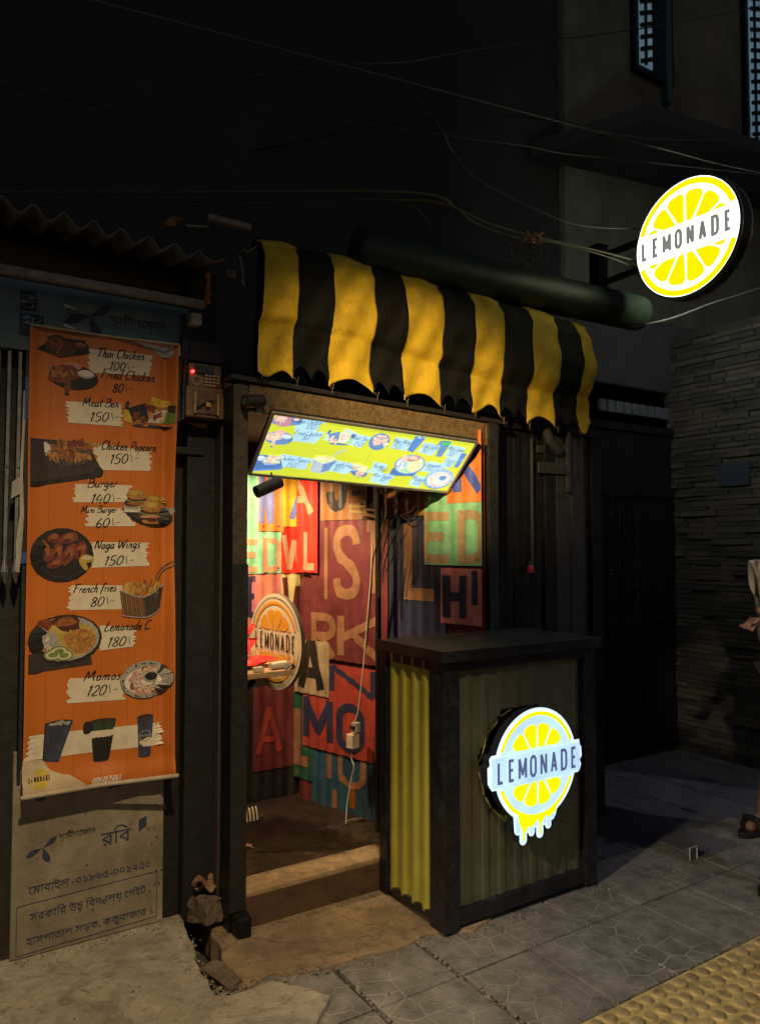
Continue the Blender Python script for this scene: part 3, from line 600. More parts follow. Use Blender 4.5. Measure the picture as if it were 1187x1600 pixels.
# security grille
t = thing('window_grille', 'grey steel bar grille at the left edge beside the banner', 'grille', (.3, 2.99, .9))
mb = MB()
for k, xx in enumerate((-.06, -.02, .02, .06, .10, .145, .19, .235, .28, .325, .36, .395)):
    mb.bar((xx, 2.985, 2.19), (xx - .003, 2.985, 1.45 if xx > .3 else 1.2), .012, .012, 0)
    if xx > .3: mb.tube([(xx - .003, 2.985, 1.45), (xx - .004, 2.975, 1.40), (xx - .002, 2.97, 1.36)], [.006, .014, .003], 0, 6)
    mb.bar((xx - .004, 2.984, 1.78), (xx + .004, 2.984, 1.78), .022, .016, 0)
mb.build('bars', M_steel, t, bevel=.001)
mb = MB(); mb.tube([(.412, 2.975, 2.05), (.408, 2.972, 1.9), (.404, 2.972, 1.75), (.408, 2.97, 1.6), (.40, 2.97, 1.5), (.398, 2.965, 1.40)], [.006, .005, .006, .008, .012, .006], 0, 6)
mb.build('rope', pm('pale_rope', (.45, .42, .34), .9), t)
mb = MB(); mb.poly([(.375, 2.972, 1.72), (.405, 2.968, 1.745), (.402, 2.968, 1.68), (.372, 2.972, 1.66)]); mb.build('paper_tag', pm('grey_paper', (.35, .34, .31), .8), t)
mb = MB(); mb.box(.412, 2.972, .70, .424, 2.99, 2.2, 0); mb.box(.400, 2.965, 1.43, .424, 2.972, 1.47, 1); mb.box(.410, 2.968, 1.95, .422, 2.972, 2.1, 1)
mb.build('door_edge', [M_blackp, pm('blue_tape', (.03, .09, .30), .5)], t)

# ------------------------------------------------------------------ orange menu banner
P = {}
def pr(k, rgb, rough=.55, var=.3, sc=30): P[k] = pm('print_' + k, rgb, rough, 0, var, sc); return P[k]
pr('black', (.016, .015, .016)); pr('char', (.04, .03, .028), sc=60); pr('meat', (.20, .045, .022), .5, .6, 70); pr('darkmeat', (.085, .028, .02), .5, .6, 80)
pr('golden', (.42, .19, .045), .5, .45, 80); pr('crust', (.30, .10, .03), .5, .45, 70); pr('cream', (.62, .52, .38), .6, .15); pr('white', (.70, .66, .58), .6, .12)
pr('grey', (.36, .33, .29), .6, .25, 60); pr('green', (.16, .24, .05), .6, .3); pr('yellow', (.62, .38, .03), .6, .2); pr('blueglass', (.045, .05, .085), .5, .4); pr('wire', (.10, .07, .05), .5, .4)
pr('pink', (.55, .27, .18), .6, .2); pr('dkgreen', (.04, .06, .035), .5, .4); pr('yolk', (.50, .34, .07), .6, .3)
PK = list(P); PI = {k: i for i, k in enumerate(PK)}; PM = [P[k] for k in PK]
def food(mb, kind, cx, cy, k, mp, h0, I=PI, dh=.0003):
    """printed pictures of the dishes; k = metres per drawing unit"""
    def B(x, y, rx, ry, m, h=0, wob=0., rot=0., sd=0): mb.blob(cx + x * k, cy + y * k, rx * k, ry * k, mp, h0 + h * dh, I[m], wob, R(rot), 18, sd, 2)
    def Q(c, m, h=0): mb.quad([(cx + x * k, cy + y * k) for x, y in c], mp, h0 + h * dh, I[m], 4, 2)
    def Ln(p, w, m, h=0): mb.ribbon(smooth_pts([(cx + x * k, cy + y * k) for x, y in p], 4), mp, h0 + h * dh, w * k, I[m])
    g = random.Random(hash(kind) % 97 if False else sum(map(ord, kind)))
    if kind == 'thai':
        Q([(-80, 60), (95, 60), (120, 0), (-20, -40)], 'black'); Q([(-20, -40), (-125, -10), (-75, 35), (-60, 60)], 'black')
        B(-20, 15, 70, 52, 'darkmeat', 1, .12); B(-35, 28, 40, 30, 'meat', 2, .2, 20)
        B(75, 30, 40, 22, 'char', 1); B(72, 36, 26, 12, 'crust', 2)
        for _ in range(9): B(g.uniform(-70, 30), g.uniform(-15, 50), 10, 5, g.choice(('meat', 'char', 'crust')), 3, .3, g.uniform(0, 180), _)
    elif kind == 'fried':
        B(0, 0, 116, 62, 'black'); B(-5, 56, 42, 18, 'pink', 1); B(-45, 10, 75, 42, 'meat', 2, .16, 12); B(-70, 22, 40, 20, 'crust', 3, .2); B(-30, -42, 14, 40, 'meat', 2, .2)
        B(56, 22, 42, 22, 'grey', 3); B(56, 26, 36, 16, 'white', 4); B(-32, -84, 12, 9, 'char', 1)
        for _ in range(16): B(g.uniform(-105, 10), g.uniform(-20, 42), 12, 7, g.choice(('crust', 'darkmeat', 'meat', 'golden')), 4, .35, g.uniform(0, 180), _)
    elif kind == 'box':
        Q([(15, 75), (130, 50), (120, 10), (5, 30)], 'yellow'); Q([(-120, 10), (-95, 20), (-80, -70), (-125, -60)], 'yellow'); Q([(70, 25), (125, 40), (125, -60), (80, -60)], 'green')
        Q([(-115, 40), (-95, 40), (-100, -5), (-122, 0)], 'char', 1); Q([(92, 35), (125, 30), (122, -8), (92, 0)], 'char', 1)
        Q([(-105, 5), (-15, 40), (0, -50), (-70, -75)], 'black', 1); Q([(0, 22), (95, 10), (75, -60), (0, -62)], 'cream', 1)
        for _ in range(14): B(g.uniform(-85, -10), g.uniform(-70, -20), 16, 10, g.choice(('crust', 'meat', 'darkmeat', 'golden')), 2, .35, g.uniform(0, 180), _)
        for _ in range(16): B(g.uniform(0, 80), g.uniform(-45, 25), 16, 10, g.choice(('crust', 'meat', 'pink', 'golden')), 3, .35, g.uniform(0, 180), _)
        B(10, -80, 90, 10, 'char', 0, .2)
    elif kind == 'popcorn':
        Q([(-160, 92), (100, 92), (175, -55), (-160, -120)], 'char'); Q([(-160, -120), (160, -50), (155, -80), (-160, -140)], 'black', 1); B(155, -55, 22, 26, 'black', 1)
        Q([(-75, 60), (125, 55), (95, -15), (-45, -40)], 'wire', 1)
        for _ in range(26): B(g.uniform(-60, 105), g.uniform(5, 85), 24, 17, g.choice(('crust', 'golden', 'crust', 'meat')), 2 + _ % 3, .3, g.uniform(0, 180), _)
        for j in range(9): Ln([(-70 + j * 21, 10), (-45 + j * 16, -35)], 4, 'black', 5)
        for j in range(6): Ln([(60 + j * 16, 70), (85 + j * 16, 100 - j * 2)], 9, 'golden', 4)
        B(-108, 45, 44, 38, 'grey', 2); B(-108, 52, 38, 26, 'white', 3)
    elif kind == 'burger':
        B(0, -10, 132, 70, 'black', 0, 0, -18); B(5, -8, 118, 58, 'char', 1, 0, -18)
        B(-80, 22, 46, 20, 'grey', 2); B(-80, 30, 40, 13, 'darkmeat', 3); Q([(-124, 22), (-36, 22), (-42, -10), (-118, -10)], 'white', 1)
        for (x, y, s) in ((-55, 72, 1.), (42, 50, .95), (28, 12, 1.2)):
            B(x, y - 34 * s, 52 * s, 14 * s, 'crust', 4); B(x, y - 22 * s, 56 * s, 9 * s, 'green', 5, .15); B(x, y - 14 * s, 56 * s, 11 * s, 'darkmeat', 6, .15); B(x, y - 4 * s, 55 * s, 7 * s, 'yellow', 7, .15)
            B(x, y + 8 * s, 55 * s, 25 * s, 'golden', 8); B(x - 8 * s, y + 16 * s, 34 * s, 11 * s, 'yolk', 9, .2)
        B(26, -50, 56, 20, 'golden', 9, .15); B(30, -44, 56, 12, 'darkmeat', 10, .25); B(20, -30, 58, 9, 'pink', 11, .3); B(110, 2, 28, 18, 'grey', 3)
    elif kind == 'wings':
        B(0, 0, 146, 132, 'black'); B(4, -6, 122, 104, 'char', 1); B(4, -8, 112, 95, 'black', 2)
        for x, y, rx, ry, ro in ((-75, 20, 28, 52, 10), (-25, 10, 28, 50, -20), (30, 5, 26, 58, -30), (85, 20, 26, 50, -15), (-40, 82, 30, 22, 10), (25, 82, 48, 26, 10), (-30, -40, 40, 20, 20)):
            B(x, y, rx, ry, 'meat', 3, .15, ro); B(x + 4, y + 6, rx * .55, ry * .6, 'crust', 4, .25, ro); B(x - 6, y - 12, rx * .35, ry * .35, 'darkmeat', 5, .3, ro)
        B(115, -18, 32, 20, 'yolk', 6, 0, -10); B(98, -45, 14, 34, 'yolk', 5, 0, 30); B(115, -14, 22, 11, 'cream', 7)
    elif kind == 'fries':
        Ln([(70, 90), (90, 130), (150, 178), (166, 165), (110, 130), (80, 75)], 7, 'wire', 0)
        for _ in range(30):
            x = g.uniform(-95, 80); y = g.uniform(5, 50); a = g.uniform(-.8, .8); Ln([(x, y - 25), (x + 45 * math.sin(a), y + 45 * math.cos(a))], 14, g.choice(('golden', 'yolk', 'golden', 'crust')), 1 + _ % 3)
        Q([(-108, 38), (8, 0), (25, -100), (-92, -92)], 'wire', 5); Q([(8, 0), (112, 60), (92, -62), (25, -100)], 'char', 5)
        for j in range(10): Ln([(-100 + j * 11, 30 - j * 3.4), (-86 + j * 11, -92 - j * .6)], 3.5, 'crust' if j % 2 else 'golden', 6)
        for j in range(8): Ln([(14 + j * 12, 0 + j * 7), (28 + j * 9, -98 + j * 5)], 3.5, 'wire', 6)
        Ln([(-110, 40), (8, 2), (114, 62)], 7, 'grey', 7); Ln([(-95, -88), (25, -102), (94, -62)], 6, 'grey', 7)
    elif kind == 'platter':
        B(0, 0, 170, 120, 'black'); B(0, 4, 158, 108, 'grey', 1); B(2, 2, 140, 92, 'yolk', 2, .1); B(-95, 72, 36, 30, 'meat', 3, .2); B(5, 78, 66, 40, 'darkmeat', 3, .25); B(0, 85, 44, 25, 'crust', 4, .3)
        B(68, -10, 72, 60, 'golden', 4, .12); B(-85, -5, 62, 42, 'grey', 3, .2)
        for _ in range(22): B(g.uniform(20, 120), g.uniform(-55, 40), 7, 5, g.choice(('yolk', 'crust', 'green', 'golden')), 5, .3, g.uniform(0, 180), _)
        for _ in range(10): B(g.uniform(-135, -60), g.uniform(-40, 25), 18, 9, g.choice(('darkmeat', 'crust', 'cream', 'char')), 5, .3, g.uniform(0, 180), _)
        for x, y in ((-55, -70), (-5, -75), (-28, -55)): B(x, y, 42, 27, 'green', 6); B(x, y, 34, 20, 'cream', 7); B(x, y, 22, 12, 'green', 8)
        Q([(-165, -60), (110, -30), (125, -130), (-165, -150)], 'char', -1)
    elif kind == 'momos':
        B(0, 0, 141, 107, 'char'); B(0, 3, 138, 103, 'grey', 1); B(0, -4, 112, 76, 'white', 2, .05)
        for _ in range(34): a = g.uniform(0, 6.28); B(126 * math.cos(a), 91 * math.sin(a), 6, 3, 'char', 3, .3, g.uniform(0, 180), _)
        for _ in range(11):
            a = 6.28 * _ / 11; x, y = 68 * math.cos(a) + 8, 48 * math.sin(a) - 6; B(x, y, 36, 25, 'pink' if _ % 3 else 'crust', 3, .15, 40 * _, _); B(x + 4, y + 4, 24, 15, 'cream', 4, .25, 40 * _, _)
            Ln([(x - 14, y - 6), (x, y + 8), (x + 14, y - 4)], 4, 'crust', 5)
        B(28, 14, 42, 30, 'grey', 6); B(28, 18, 34, 22, 'black', 7)
    elif kind in ('drink_a', 'glass_a'):
        Q([(-60, 92), (62, 84), (0, -98), (-70, -82)], 'blueglass'); B(1, 86, 60, 14, 'char', 1); Ln([(-62, 92), (-70, -80)], 5, 'black', 1); Ln([(-30, 60), (-45, -60)], 6, 'char', 1)
        for _ in range(8): B(g.uniform(-50, 45), g.uniform(78, 92), 14, 6, 'grey', 2, .3, 0, _)
    elif kind in ('drink_b', 'glass_b'):
        Q([(-60, 98), (62, 96), (34, -92), (-40, -100)], 'black'); Q([(-54, 94), (56, 92), (50, 48), (-50, 50)], 'dkgreen', 1); B(1, 97, 58, 9, 'char', 2); B(-70, 68, 22, 34, 'black', 1, .2); B(-2, -96, 36, 9, 'black')
    elif kind in ('drink_c', 'glass_c'):
        Q([(-42, 98), (40, 96), (26, -98), (-34, -98)], 'blueglass'); B(0, 97, 40, 11, 'char', 1); B(-4, -98, 30, 8, 'blueglass')
        Ln([(-26, 80), (-22, -80)], 6, 'char', 1)
        for a in range(12):
            t0, t1 = R(a * 30), R(a * 30 + 30); Ln([(-2 + 30 * math.cos(t0), 2 + 26 * math.sin(t0)), (-2 + 30 * math.cos(t1), 2 + 26 * math.sin(t1))], 3, 'grey', 2)
        for j in range(5): Ln([(-24 + j * 11, -2), (-24 + j * 11, 8)], 5, 'grey', 2)
BW, BH = .531, 1.68
def bn(u, v, h=0.):
    e = u / BW; wv = .0035 * math.sin(7 * v + 3 * e) + .003 * math.sin(17 * v * .5 + 9 * e)
    fold = .030 * math.exp(-((e - 1.0) / .05) ** 2) - .010 * math.exp(-((e - .93) / .03) ** 2) + .012 * math.exp(-(e / .045) ** 2)
    low = .014 * math.exp(-((v - .02) / .045) ** 2) * (1 + .4 * math.sin(14 * e)) + .004 * math.sin(22 * v + 5 * e) * math.exp(-((v - .1) / .09) ** 2)
    side = .020 * math.sin(4.2 * v + .8) * max(0, (e - .78) / .22) ** 2
    cut = -.03 * max(0, (e - .55)) * max(0, (v - 1.5) / .18)
    return Vector((.423 + u + .002 * math.sin(3 * v), 2.965 - wv - fold - low - side - h, .610 + v + cut * .25))
M_or = pm('orange_banner', (.57, .155, .022), .42, var=.12, sc=3, bump=.06, bsc=30)
def planks(m):
    t = m.node_tree; N = t.nodes; L = t.links; b = N['Principled BSDF']; tc = N.new('ShaderNodeTexCoord'); sp = N.new('ShaderNodeSeparateXYZ'); L.new(tc.outputs['Object'], sp.inputs[0])
    a = N.new('ShaderNodeMath'); a.operation = 'PINGPONG'; a.inputs[1].default_value = .0485; L.new(sp.outputs[0], a.inputs[0])
    r = N.new('ShaderNodeMapRange'); r.inputs[1].default_value = .0004; r.inputs[2].default_value = .0016; r.inputs[3].default_value = .55; r.inputs[4].default_value = 0; L.new(a.outputs[0], r.inputs[0])
    src = b.inputs['Base Color'].links[0].from_socket; mx = N.new('ShaderNodeMixRGB'); mx.inputs[2].default_value = (.25, .05, .01, 1)
    L.new(r.outputs[0], mx.inputs[0]); L.new(src, mx.inputs[1]); L.new(mx.outputs[0], b.inputs['Base Color'])
planks(M_or)
t = thing('menu_banner', 'tall orange printed food menu banner with prices hanging on left shop', 'banner', (.69, 2.965, .61))
mb = MB(); mb.grid(lambda u, v: bn(u * BW, v * BH), 90, 160); mb.build('banner_sheet', M_or, t, smooth=True)
g = random.Random(8)
for k, q in enumerate(BANNER_PATCH):
    mb = MB(); mb.quad(q, bn, .0014, 0, 14, 16, .009, k); mb.build('price_patch', pm('cream_patch', (.70, .61, .46), .6, var=.12, sc=20), t)
mb = MB()
def capv(p): return [(u, min(v, 1.672)) for u, v in p]
def lobe(pts, rag, seed):
    gg = random.Random(seed); p = dense(capv(pts) + [capv(pts)[0]], .02)[:-1]; return [(u + gg.uniform(-rag, rag), v + gg.uniform(-rag, rag)) for u, v in p]
def fan(mb, p, mp, h, m):
    cx = sum(a for a, b in p) / len(p); cy = sum(b for a, b in p) / len(p); n = len(p); i = mb.add([mp(cx, cy, h)])
    for k in range(1, 5): mb.add([mp(cx + (a - cx) * k / 4, cy + (b - cy) * k / 4, h) for a, b in p])
    for j in range(n):
        q = (j + 1) % n; mb.f.append([i, i + 1 + j, i + 1 + q]); mb.m.append(m)
        for k in range(3):
            a = i + 1 + k * n; mb.f.append([a + j, a + n + j, a + n + q, a + q]); mb.m.append(m)
fan(mb, lobe(TEAR_BOTTOM, .003, 2), bn, .0016, 0); mb.build('torn_print', pm('creamy_print', (.58, .46, .30), .6, var=.15), t)
mb = MB(); fan(mb, lobe(TEAR_TOP, .003, 3), bn, .0016, 0); mb.build('torn_print', pm('greyish_print', (.42, .42, .42), .6, var=.2), t)
for kind, u, v in BANNER_FOOD:
    mb = MB(); food(mb, kind, min(max(u, .12), .43), v, .00077 * (.98 if kind != 'momos' else .9), bn, .0019); mb.build('dish_picture', PM, t)
for s, x0, y0, x1, y1, h in BANNER_TEXT:
    mb = MB(); dy = {'Fried Chicken': .013, '80\\-': -.006}.get(s, 0) if y0 > 1.3 else 0; y0 += dy; y1 += dy
    if s == 'LEMONADE':
        lemonade(mb, bn, x0, x1, y0 - .002, y0 + .017, .0028, 0, .0030)
    elif len(s) > 10 and s.isdigit(): script(mb, s, bn, (x0, y0), (x1, y1), h * 1.1, .003, 1, .13, .15)
    else: script(mb, s, bn, (x0, y0), (x1, y1), h * .96, .0024, 0, .10)
    mb.build('price' if s[-1] == '-' else 'dish_name' if len(s) < 15 and not s.isdigit() and s != 'LEMONADE' else 'lettering', [P['black'], P['white']], t)
mb = MB(); q = [t_ for t_ in BANNER_TEXT if t_[0] == 'LEMONADE'][0]; mb.blob((q[1] + q[3]) / 2, q[2] + .006, .034, .034, bn, .0022, 0, seg=24); mb.build('emblem', pm('print_lemon', (.55, .40, .05), .6), t)
mb = MB(); mb.tube([bn(-.006, .004, .004), bn(BW * .5, .004, .006), bn(BW + .008, .006, .010)], .008, 0, 8); mb.build('hem_rod', pm('banner_hem', (.42, .34, .24), .6), t); mb = MB()
mb.tube([bn(0, 1.677, .003), bn(BW * .5, 1.677, .003), bn(BW, 1.674, .004)], .005, 0, 8); mb.build('hem_rod', pm('banner_hem', (.42, .34, .24), .6), t)
# ------------------------------------------------------------------ recharge board under it
t = thing('recharge_board', 'dirty beige phone recharge board with Bengali lettering below orange banner', 'signboard', (.68, 3.03, 0))
M_board = pm('dirty_beige_board', (.24, .20, .135), .75, var=.4, sc=6, bump=.25, spots=.5)
mb = MB(); mb.box(.405, 3.03, .02, .95, 3.062, .75); mb.build('panel', M_board, t, bevel=.004)
fm = frame((0, 3.0295, 0), (1, 0, 0), (0, 0, 1), (0, -1, 0))
mb = MB(); propeller(mb, fm, .508, .396, .058, .0012, 0); mb.build('logo', M_inkblue, t)
mb = MB()
bengali(mb, GP, fm, (.563, .415), (.692, .415), .0012, 1); bengali(mb, ['রিব'], fm, (.712, .358), (.822, .358), .0012, 0)
bengali(mb, ['েমাবাইল ', '-০১৮৬৫-০০১২৫০'], fm, (.462, .240), (.898, .240), .0012, 0)
bengali(mb, ['সরকাির ', 'উচ', ('চ', .62, -.50, -.34), .22, 'িবদ', ('য', .75, -.06, -.10), .30, 'ালয় ', 'েগইট ,'], fm, (.468, .145), (.900, .145), .0012, 0)
bengali(mb, ['হাসপাতাল ', 'সড়ক, ', 'কক', ('স', .6, -.46, -.36), 'বাজার ।'], fm, (.458, .062), (.905, .062), .0012, 0)
caps = [('a', .565, .60)]
for s, x in (('a', .548), ('i', .592), ('r', .612), ('t', .640), ('e', .664), ('l', .698)):
    a, st = BR[s]
    for q in st: mb.ribbon([(x + p[0] * .085, .583 + p[1] * .085) for p in smooth_pts(q, 4)], fm, .0012, .013, 0)
mb.ribbon(smooth_pts([(.465, .60), (.495, .572), (.525, .60), (.51, .635), (.49, .61)], 5), fm, .0012, .014, 0)
mb.build('lettering', [M_inkblue, M_ink], t)
mb = MB()
for p in ([(.425, .205), (.925, .218)], [(.925, .218), (.925, .045)], [(.925, .045), (.425, .02 + .012)], [(.425, .032), (.425, .205)]): mb.ribbon(p, fm, .0012, .0022, 0)
mb.quad([(.735, .64), (.86, .645), (.86, .585), (.735, .565)], fm, .0012, 1); mb.quad([(.852, .430), (.882, .440), (.882, .402), (.852, .385)], fm, .0012, 0)
mb.build('printed_mark', [M_inkblue, pm('worn_dark_patch', (.05, .055, .07), .6, var=.5, sc=40)], t)
mb = MB(); g = random.Random(12)
for k in range(26): mb.blob(g.choice((g.uniform(.41, .94), g.uniform(.90, .945), g.uniform(.90, .945))), g.uniform(.04, .72), g.uniform(.001, .004), g.uniform(.002, .008), fm, .0009, 0, .4, g.uniform(0, 3), 9, k, 1)
mb.build('dirt_spot', pm('dirt', (.07, .06, .045), .9), t)

# ------------------------------------------------------------------ black pier, meter, conduits
mb = MB(); mb.box(1.02, 3.0, 0, 1.14, 3.12, 2.62); mb.box(.955, 3.05, 0, 1.02, 3.14, 2.5); mb.box(.955, 2.99, 1.86, 1.09, 3.05, 1.89)
tag(mb.build('wall_pier', pm('pier_black', (.010, .010, .010), .6, var=.4, bump=.2), bevel=.004), 'flat black pier between the orange banner and the kiosk doorway', 'pier')
t = thing('electric_meter', 'brown prepaid electricity meter with red light and keypad on black pier', 'electric meter', (1.03, 2.98, 1.98))
M_mb = pm('brown_plastic', (.20, .12, .06), .3, var=.3, sc=30, spec=.6)
mb = MB(); mb.box(.968, 2.93, 1.985, 1.105, 3.0, 2.205); mb.box(.955, 2.915, 1.985, 1.112, 2.94, 2.108); mb.build('case', M_mb, t, bevel=.006)
mb = MB(); mb.box(.945, 2.94, 2.215, 1.12, 3.0, 2.30); mb.build('hood', M_blackp, t, bevel=.004)
fm = frame((0, 2.929, 0), (1, 0, 0), (0, 0, 1), (0, -1, 0))
mb = MB()
for k in range(24):
    a, b = R(15 * k), R(15 * k + 15); mb.face2([(1.0 + r * math.cos(q), 2.135 + r * math.sin(q)) for q, r in ((a, .013), (a, .023), (b, .023), (b, .013))], fm, .003)
mb.build('dial', pm('dial_grey', (.32, .25, .17), .4), t)
mb = MB()
for i in range(4):
    for j in range(4): mb.box(1.033 + i * .016, 2.922, 2.115 + j * .013, 1.044 + i * .016, 2.93, 2.123 + j * .013, 1 if (i, j) == (3, 0) else 0)
mb.build('keypad', [pm('key_beige', (.50, .38, .22), .4), pm('key_red', (.4, .05, .04), .4)], t, bevel=.001)
mb = MB(); mb.box(.99, 2.921, 2.163, 1.07, 2.931, 2.196); mb.build('display', pm('dark_lcd', (.05, .045, .03), .15), t)
mb = MB(); mb.tube([(.982, 2.931, 2.168), (.982, 2.918, 2.168)], .0055, 0, 10); mb.build('indicator_light', em('red_led', (1, .03, .03), 9), t)
mb = MB()
mb.box(.985, 2.908, 2.0, 1.09, 2.916, 2.09, 0)
for x in (.983, 1.078): mb.box(x, 2.900, 1.998, x + .005, 2.909, 2.085, 1)
mb.tube([(.99, 2.90, 2.02), (1.01, 2.898, 2.035), (1.035, 2.898, 2.05), (1.06, 2.90, 2.055)], .004, 2, 6); mb.box(1.028, 2.893, 2.028, 1.046, 2.90, 2.045, 3)
mb.build('terminal_cover', [pm('amber_clear_plastic', (.16, .085, .04), .12, var=.4, sc=40), pm('bright_edge', (.5, .36, .22), .3), M_ink, P['yolk']], t)
mb = MB(); mb.poly([(.975, 2.985, 1.972), (1.07, 2.985, 1.975), (1.06, 2.98, 1.955), (1.03, 2.985, 1.955)]); mb.build('backboard', M_rust, t, solid=.004)
for o in t.children: o.data.transform(Matrix.Translation((.030, 0, .018)))
def conduit(pts, label):
    mb = MB(); p = [Vector(q) for q in pts]; out = []; rr = []
    for a, b in zip(p, p[1:]):
        n = max(2, int((b - a).length / .0045))
        for k in range(n): out.append(a + (b - a) * k / n); rr.append(.0095 if len(rr) % 2 else .0075)
    mb.tube(out, rr, 0, 8); return tag(mb.build('conduit', pm('black_conduit', (.035, .035, .04), .35)), label, 'conduit', 'black conduits beside the meter')
conduit([(.985, 2.96, 2.42), (.983, 2.955, 2.33), (.972, 2.95, 2.22), (.966, 2.95, 2.12), (.968, 2.95, 1.98)], 'ribbed black conduit bending down close along the banner edge')
conduit([(1.012, 2.96, 2.42), (1.008, 2.95, 2.36), (1.002, 2.945, 2.28), (.986, 2.945, 2.19), (.982, 2.945, 1.99)], 'ribbed black conduit curving down right next to the electricity meter')
mb = MB(); mb.box(.995, 2.90, 2.37, 1.04, 2.95, 2.418); tag(mb.build('junction_box', pm('white_box', (.42, .42, .42), .5), bevel=.004), 'small white junction box under the right end of plank', 'junction box')
mb = MB(); g = random.Random(2)
pts = [(1.022 + g.uniform(-.006, .006), 2.79 + g.uniform(-.005, .005), 2.54 - k * .0095) for k in range(13)]
mb.tube(pts, [g.uniform(.005, .013) for _ in pts], 0, 6); tag(mb.build('rusty_strap', M_rust), 'crumbling rusty strap hanging from the corrugated roof end', 'strap')
def scrap(name, pts, th, mat, label, cat):
    mb = MB(); mb.poly(pts); tag(mb.build(name, mat, solid=th), label, cat)
scrap('roof_scrap', [(.845, 2.8, 2.70), (.885, 2.80, 2.74), (.945, 2.82, 2.745), (.90, 2.82, 2.735), (.895, 2.8, 2.705), (.875, 2.8, 2.695)], .012, M_rust, 'bent rusty metal scrap lying on the corrugated roof', 'scrap')
mb = MB(); mb.bar((1.03, 2.82, 2.775), (1.20, 2.80, 2.765), .03, .022); mb.bar((.95, 2.84, 2.73), (1.05, 2.86, 2.755), .012, .008); tag(mb.build('roof_batten', M_wood), 'splintered wooden batten on the roof beside the awning top', 'batten')
mb = MB(); mb.tube([(1.19, 2.72, 2.66), (1.17, 2.72, 2.645), (1.155, 2.72, 2.63), (1.14, 2.72, 2.64)], .002, 0, 5); mb.tube([(1.13, 2.74, 2.62), (1.14, 2.74, 2.58), (1.145, 2.74, 2.54), (1.14, 2.74, 2.52), (1.15, 2.74, 2.50), (1.148, 2.74, 2.525)], .0025, 0, 5)
for k in range(4): mb.bar((1.085 + k * .01, 2.75, 2.56), (1.088 + k * .01, 2.75, 2.53), .003, .003)
tag(mb.build('loose_wire', pm('copper_wire', (.35, .22, .12), .5)), 'loose copper wire ends dangling left of the awning', 'wire')

# ------------------------------------------------------------------ kiosk shell
K = thing('lemonade_kiosk', 'small black framed lemonade kiosk with painted letter mural walls', 'kiosk', (1.85, 2.9, 0))
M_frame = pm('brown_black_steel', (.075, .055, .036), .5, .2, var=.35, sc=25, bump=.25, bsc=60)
M_header = pm('gritty_brown_beam', (.20, .135, .065), .62, .15, var=.45, sc=45, bump=.6, bsc=130)
M_floor = pm('dark_wood_floor', (.026, .013, .009), .5, var=.35, sc=9, bump=.1)
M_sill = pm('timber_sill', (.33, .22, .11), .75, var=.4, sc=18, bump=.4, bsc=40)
mb = MB(); mb.box(1.136, 2.81, 0.0, 1.185, 2.90, 2.13); mb.build('door_post', M_black, K, bevel=.003)
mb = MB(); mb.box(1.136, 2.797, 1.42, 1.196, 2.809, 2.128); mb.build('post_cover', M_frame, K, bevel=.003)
mb = MB(); mb.box(1.134, 2.793, .09, 1.200, 2.809, 1.42); mb.build('post_cover_shaded', pm('cover_shade_black', (.013, .012, .011), .55, var=.4, sc=30, bump=.2), K, bevel=.003)  # lower post cover, near-black to paint in the light fading down the post
mb = MB(); mb.box(2.438, 2.79, 0.0, 2.50, 2.92, 2.10); mb.build('door_post', M_blackp, K, bevel=.003)
mb = MB(); mb.bar((1.20, 2.835, 2.082), (2.515, 2.835, 2.028), .07, .108); mb.build('header_beam', M_header, K, bevel=.004)
mb = MB(); mb.bar((1.12, 2.83, 2.155), (2.56, 2.83, 2.095), .09, .02); mb.build('header_rail', M_blackp, K, bevel=.002)
mb = MB(); mb.box(1.14, 2.86, -.10, 2.46, 4.2, .012); mb.build('floor', M_floor, K)
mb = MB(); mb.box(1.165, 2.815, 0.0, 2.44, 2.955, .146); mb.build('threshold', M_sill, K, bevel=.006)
mb = MB(); mb.box(1.19, 2.805, 0.0, 2.44, 2.812, .128); mb.build('sill_front_shade', pm('sill_shade_brown', (.085, .045, .022), .8, var=.4, sc=12, bump=.3), K)  # thin dark sheet painting shade onto the front face of the sill
mb = MB(); mb.box(1.142, 2.95, 0, 1.16, 4.3, 2.1); mb.box(1.05, 3.13, 0, 1.142, 4.3, 2.1); mb.build('left_wall', pm('dark_interior', (.05, .035, .03), .7), K)
mb = MB(); mb.box(1.145, 2.92, 2.10, 2.6, 4.3, 2.16); mb.build('ceiling', pm('dark_ceiling', (.10, .085, .07), .7), K)
MC = {'maroon': (.15, .028, .030), 'teal': (.035, .085, .13), 'green': (.03, .11, .06), 'navy': (.035, .035, .075), 'red_dull': (.40, .055, .035), 'cream': (.42, .30, .17), 'rust': (.28, .115, .035), 'pink': (.62, .19, .20),
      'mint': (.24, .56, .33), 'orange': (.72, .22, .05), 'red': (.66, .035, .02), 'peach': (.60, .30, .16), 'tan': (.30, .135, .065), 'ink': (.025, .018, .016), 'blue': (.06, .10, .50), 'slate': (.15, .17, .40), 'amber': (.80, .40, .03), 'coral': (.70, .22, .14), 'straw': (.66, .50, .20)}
MK = list(MC); MI = {k: i for i, k in enumerate(MK)}; MMAT = [pm('mural_' + k, c, .42, var=.3, sc=8, bump=.05, spots=.35) for k, c in MC.items()]
P1 = Vector((2.08, 4.14, 0)); DS = Vector((.2499, -.9683, 0)); NS = Vector((-.9683, -.2499, 0))
def side_map(s, z, h=0.): return P1 + DS * s + Z * z + NS * (h + .0045 * math.sin(2 * math.pi * s / .076) + .0045)
def back_map(s, z, h=0.): return Vector((s, 4.14 - h - .0045 - .0045 * math.sin(2 * math.pi * s / .076), z))
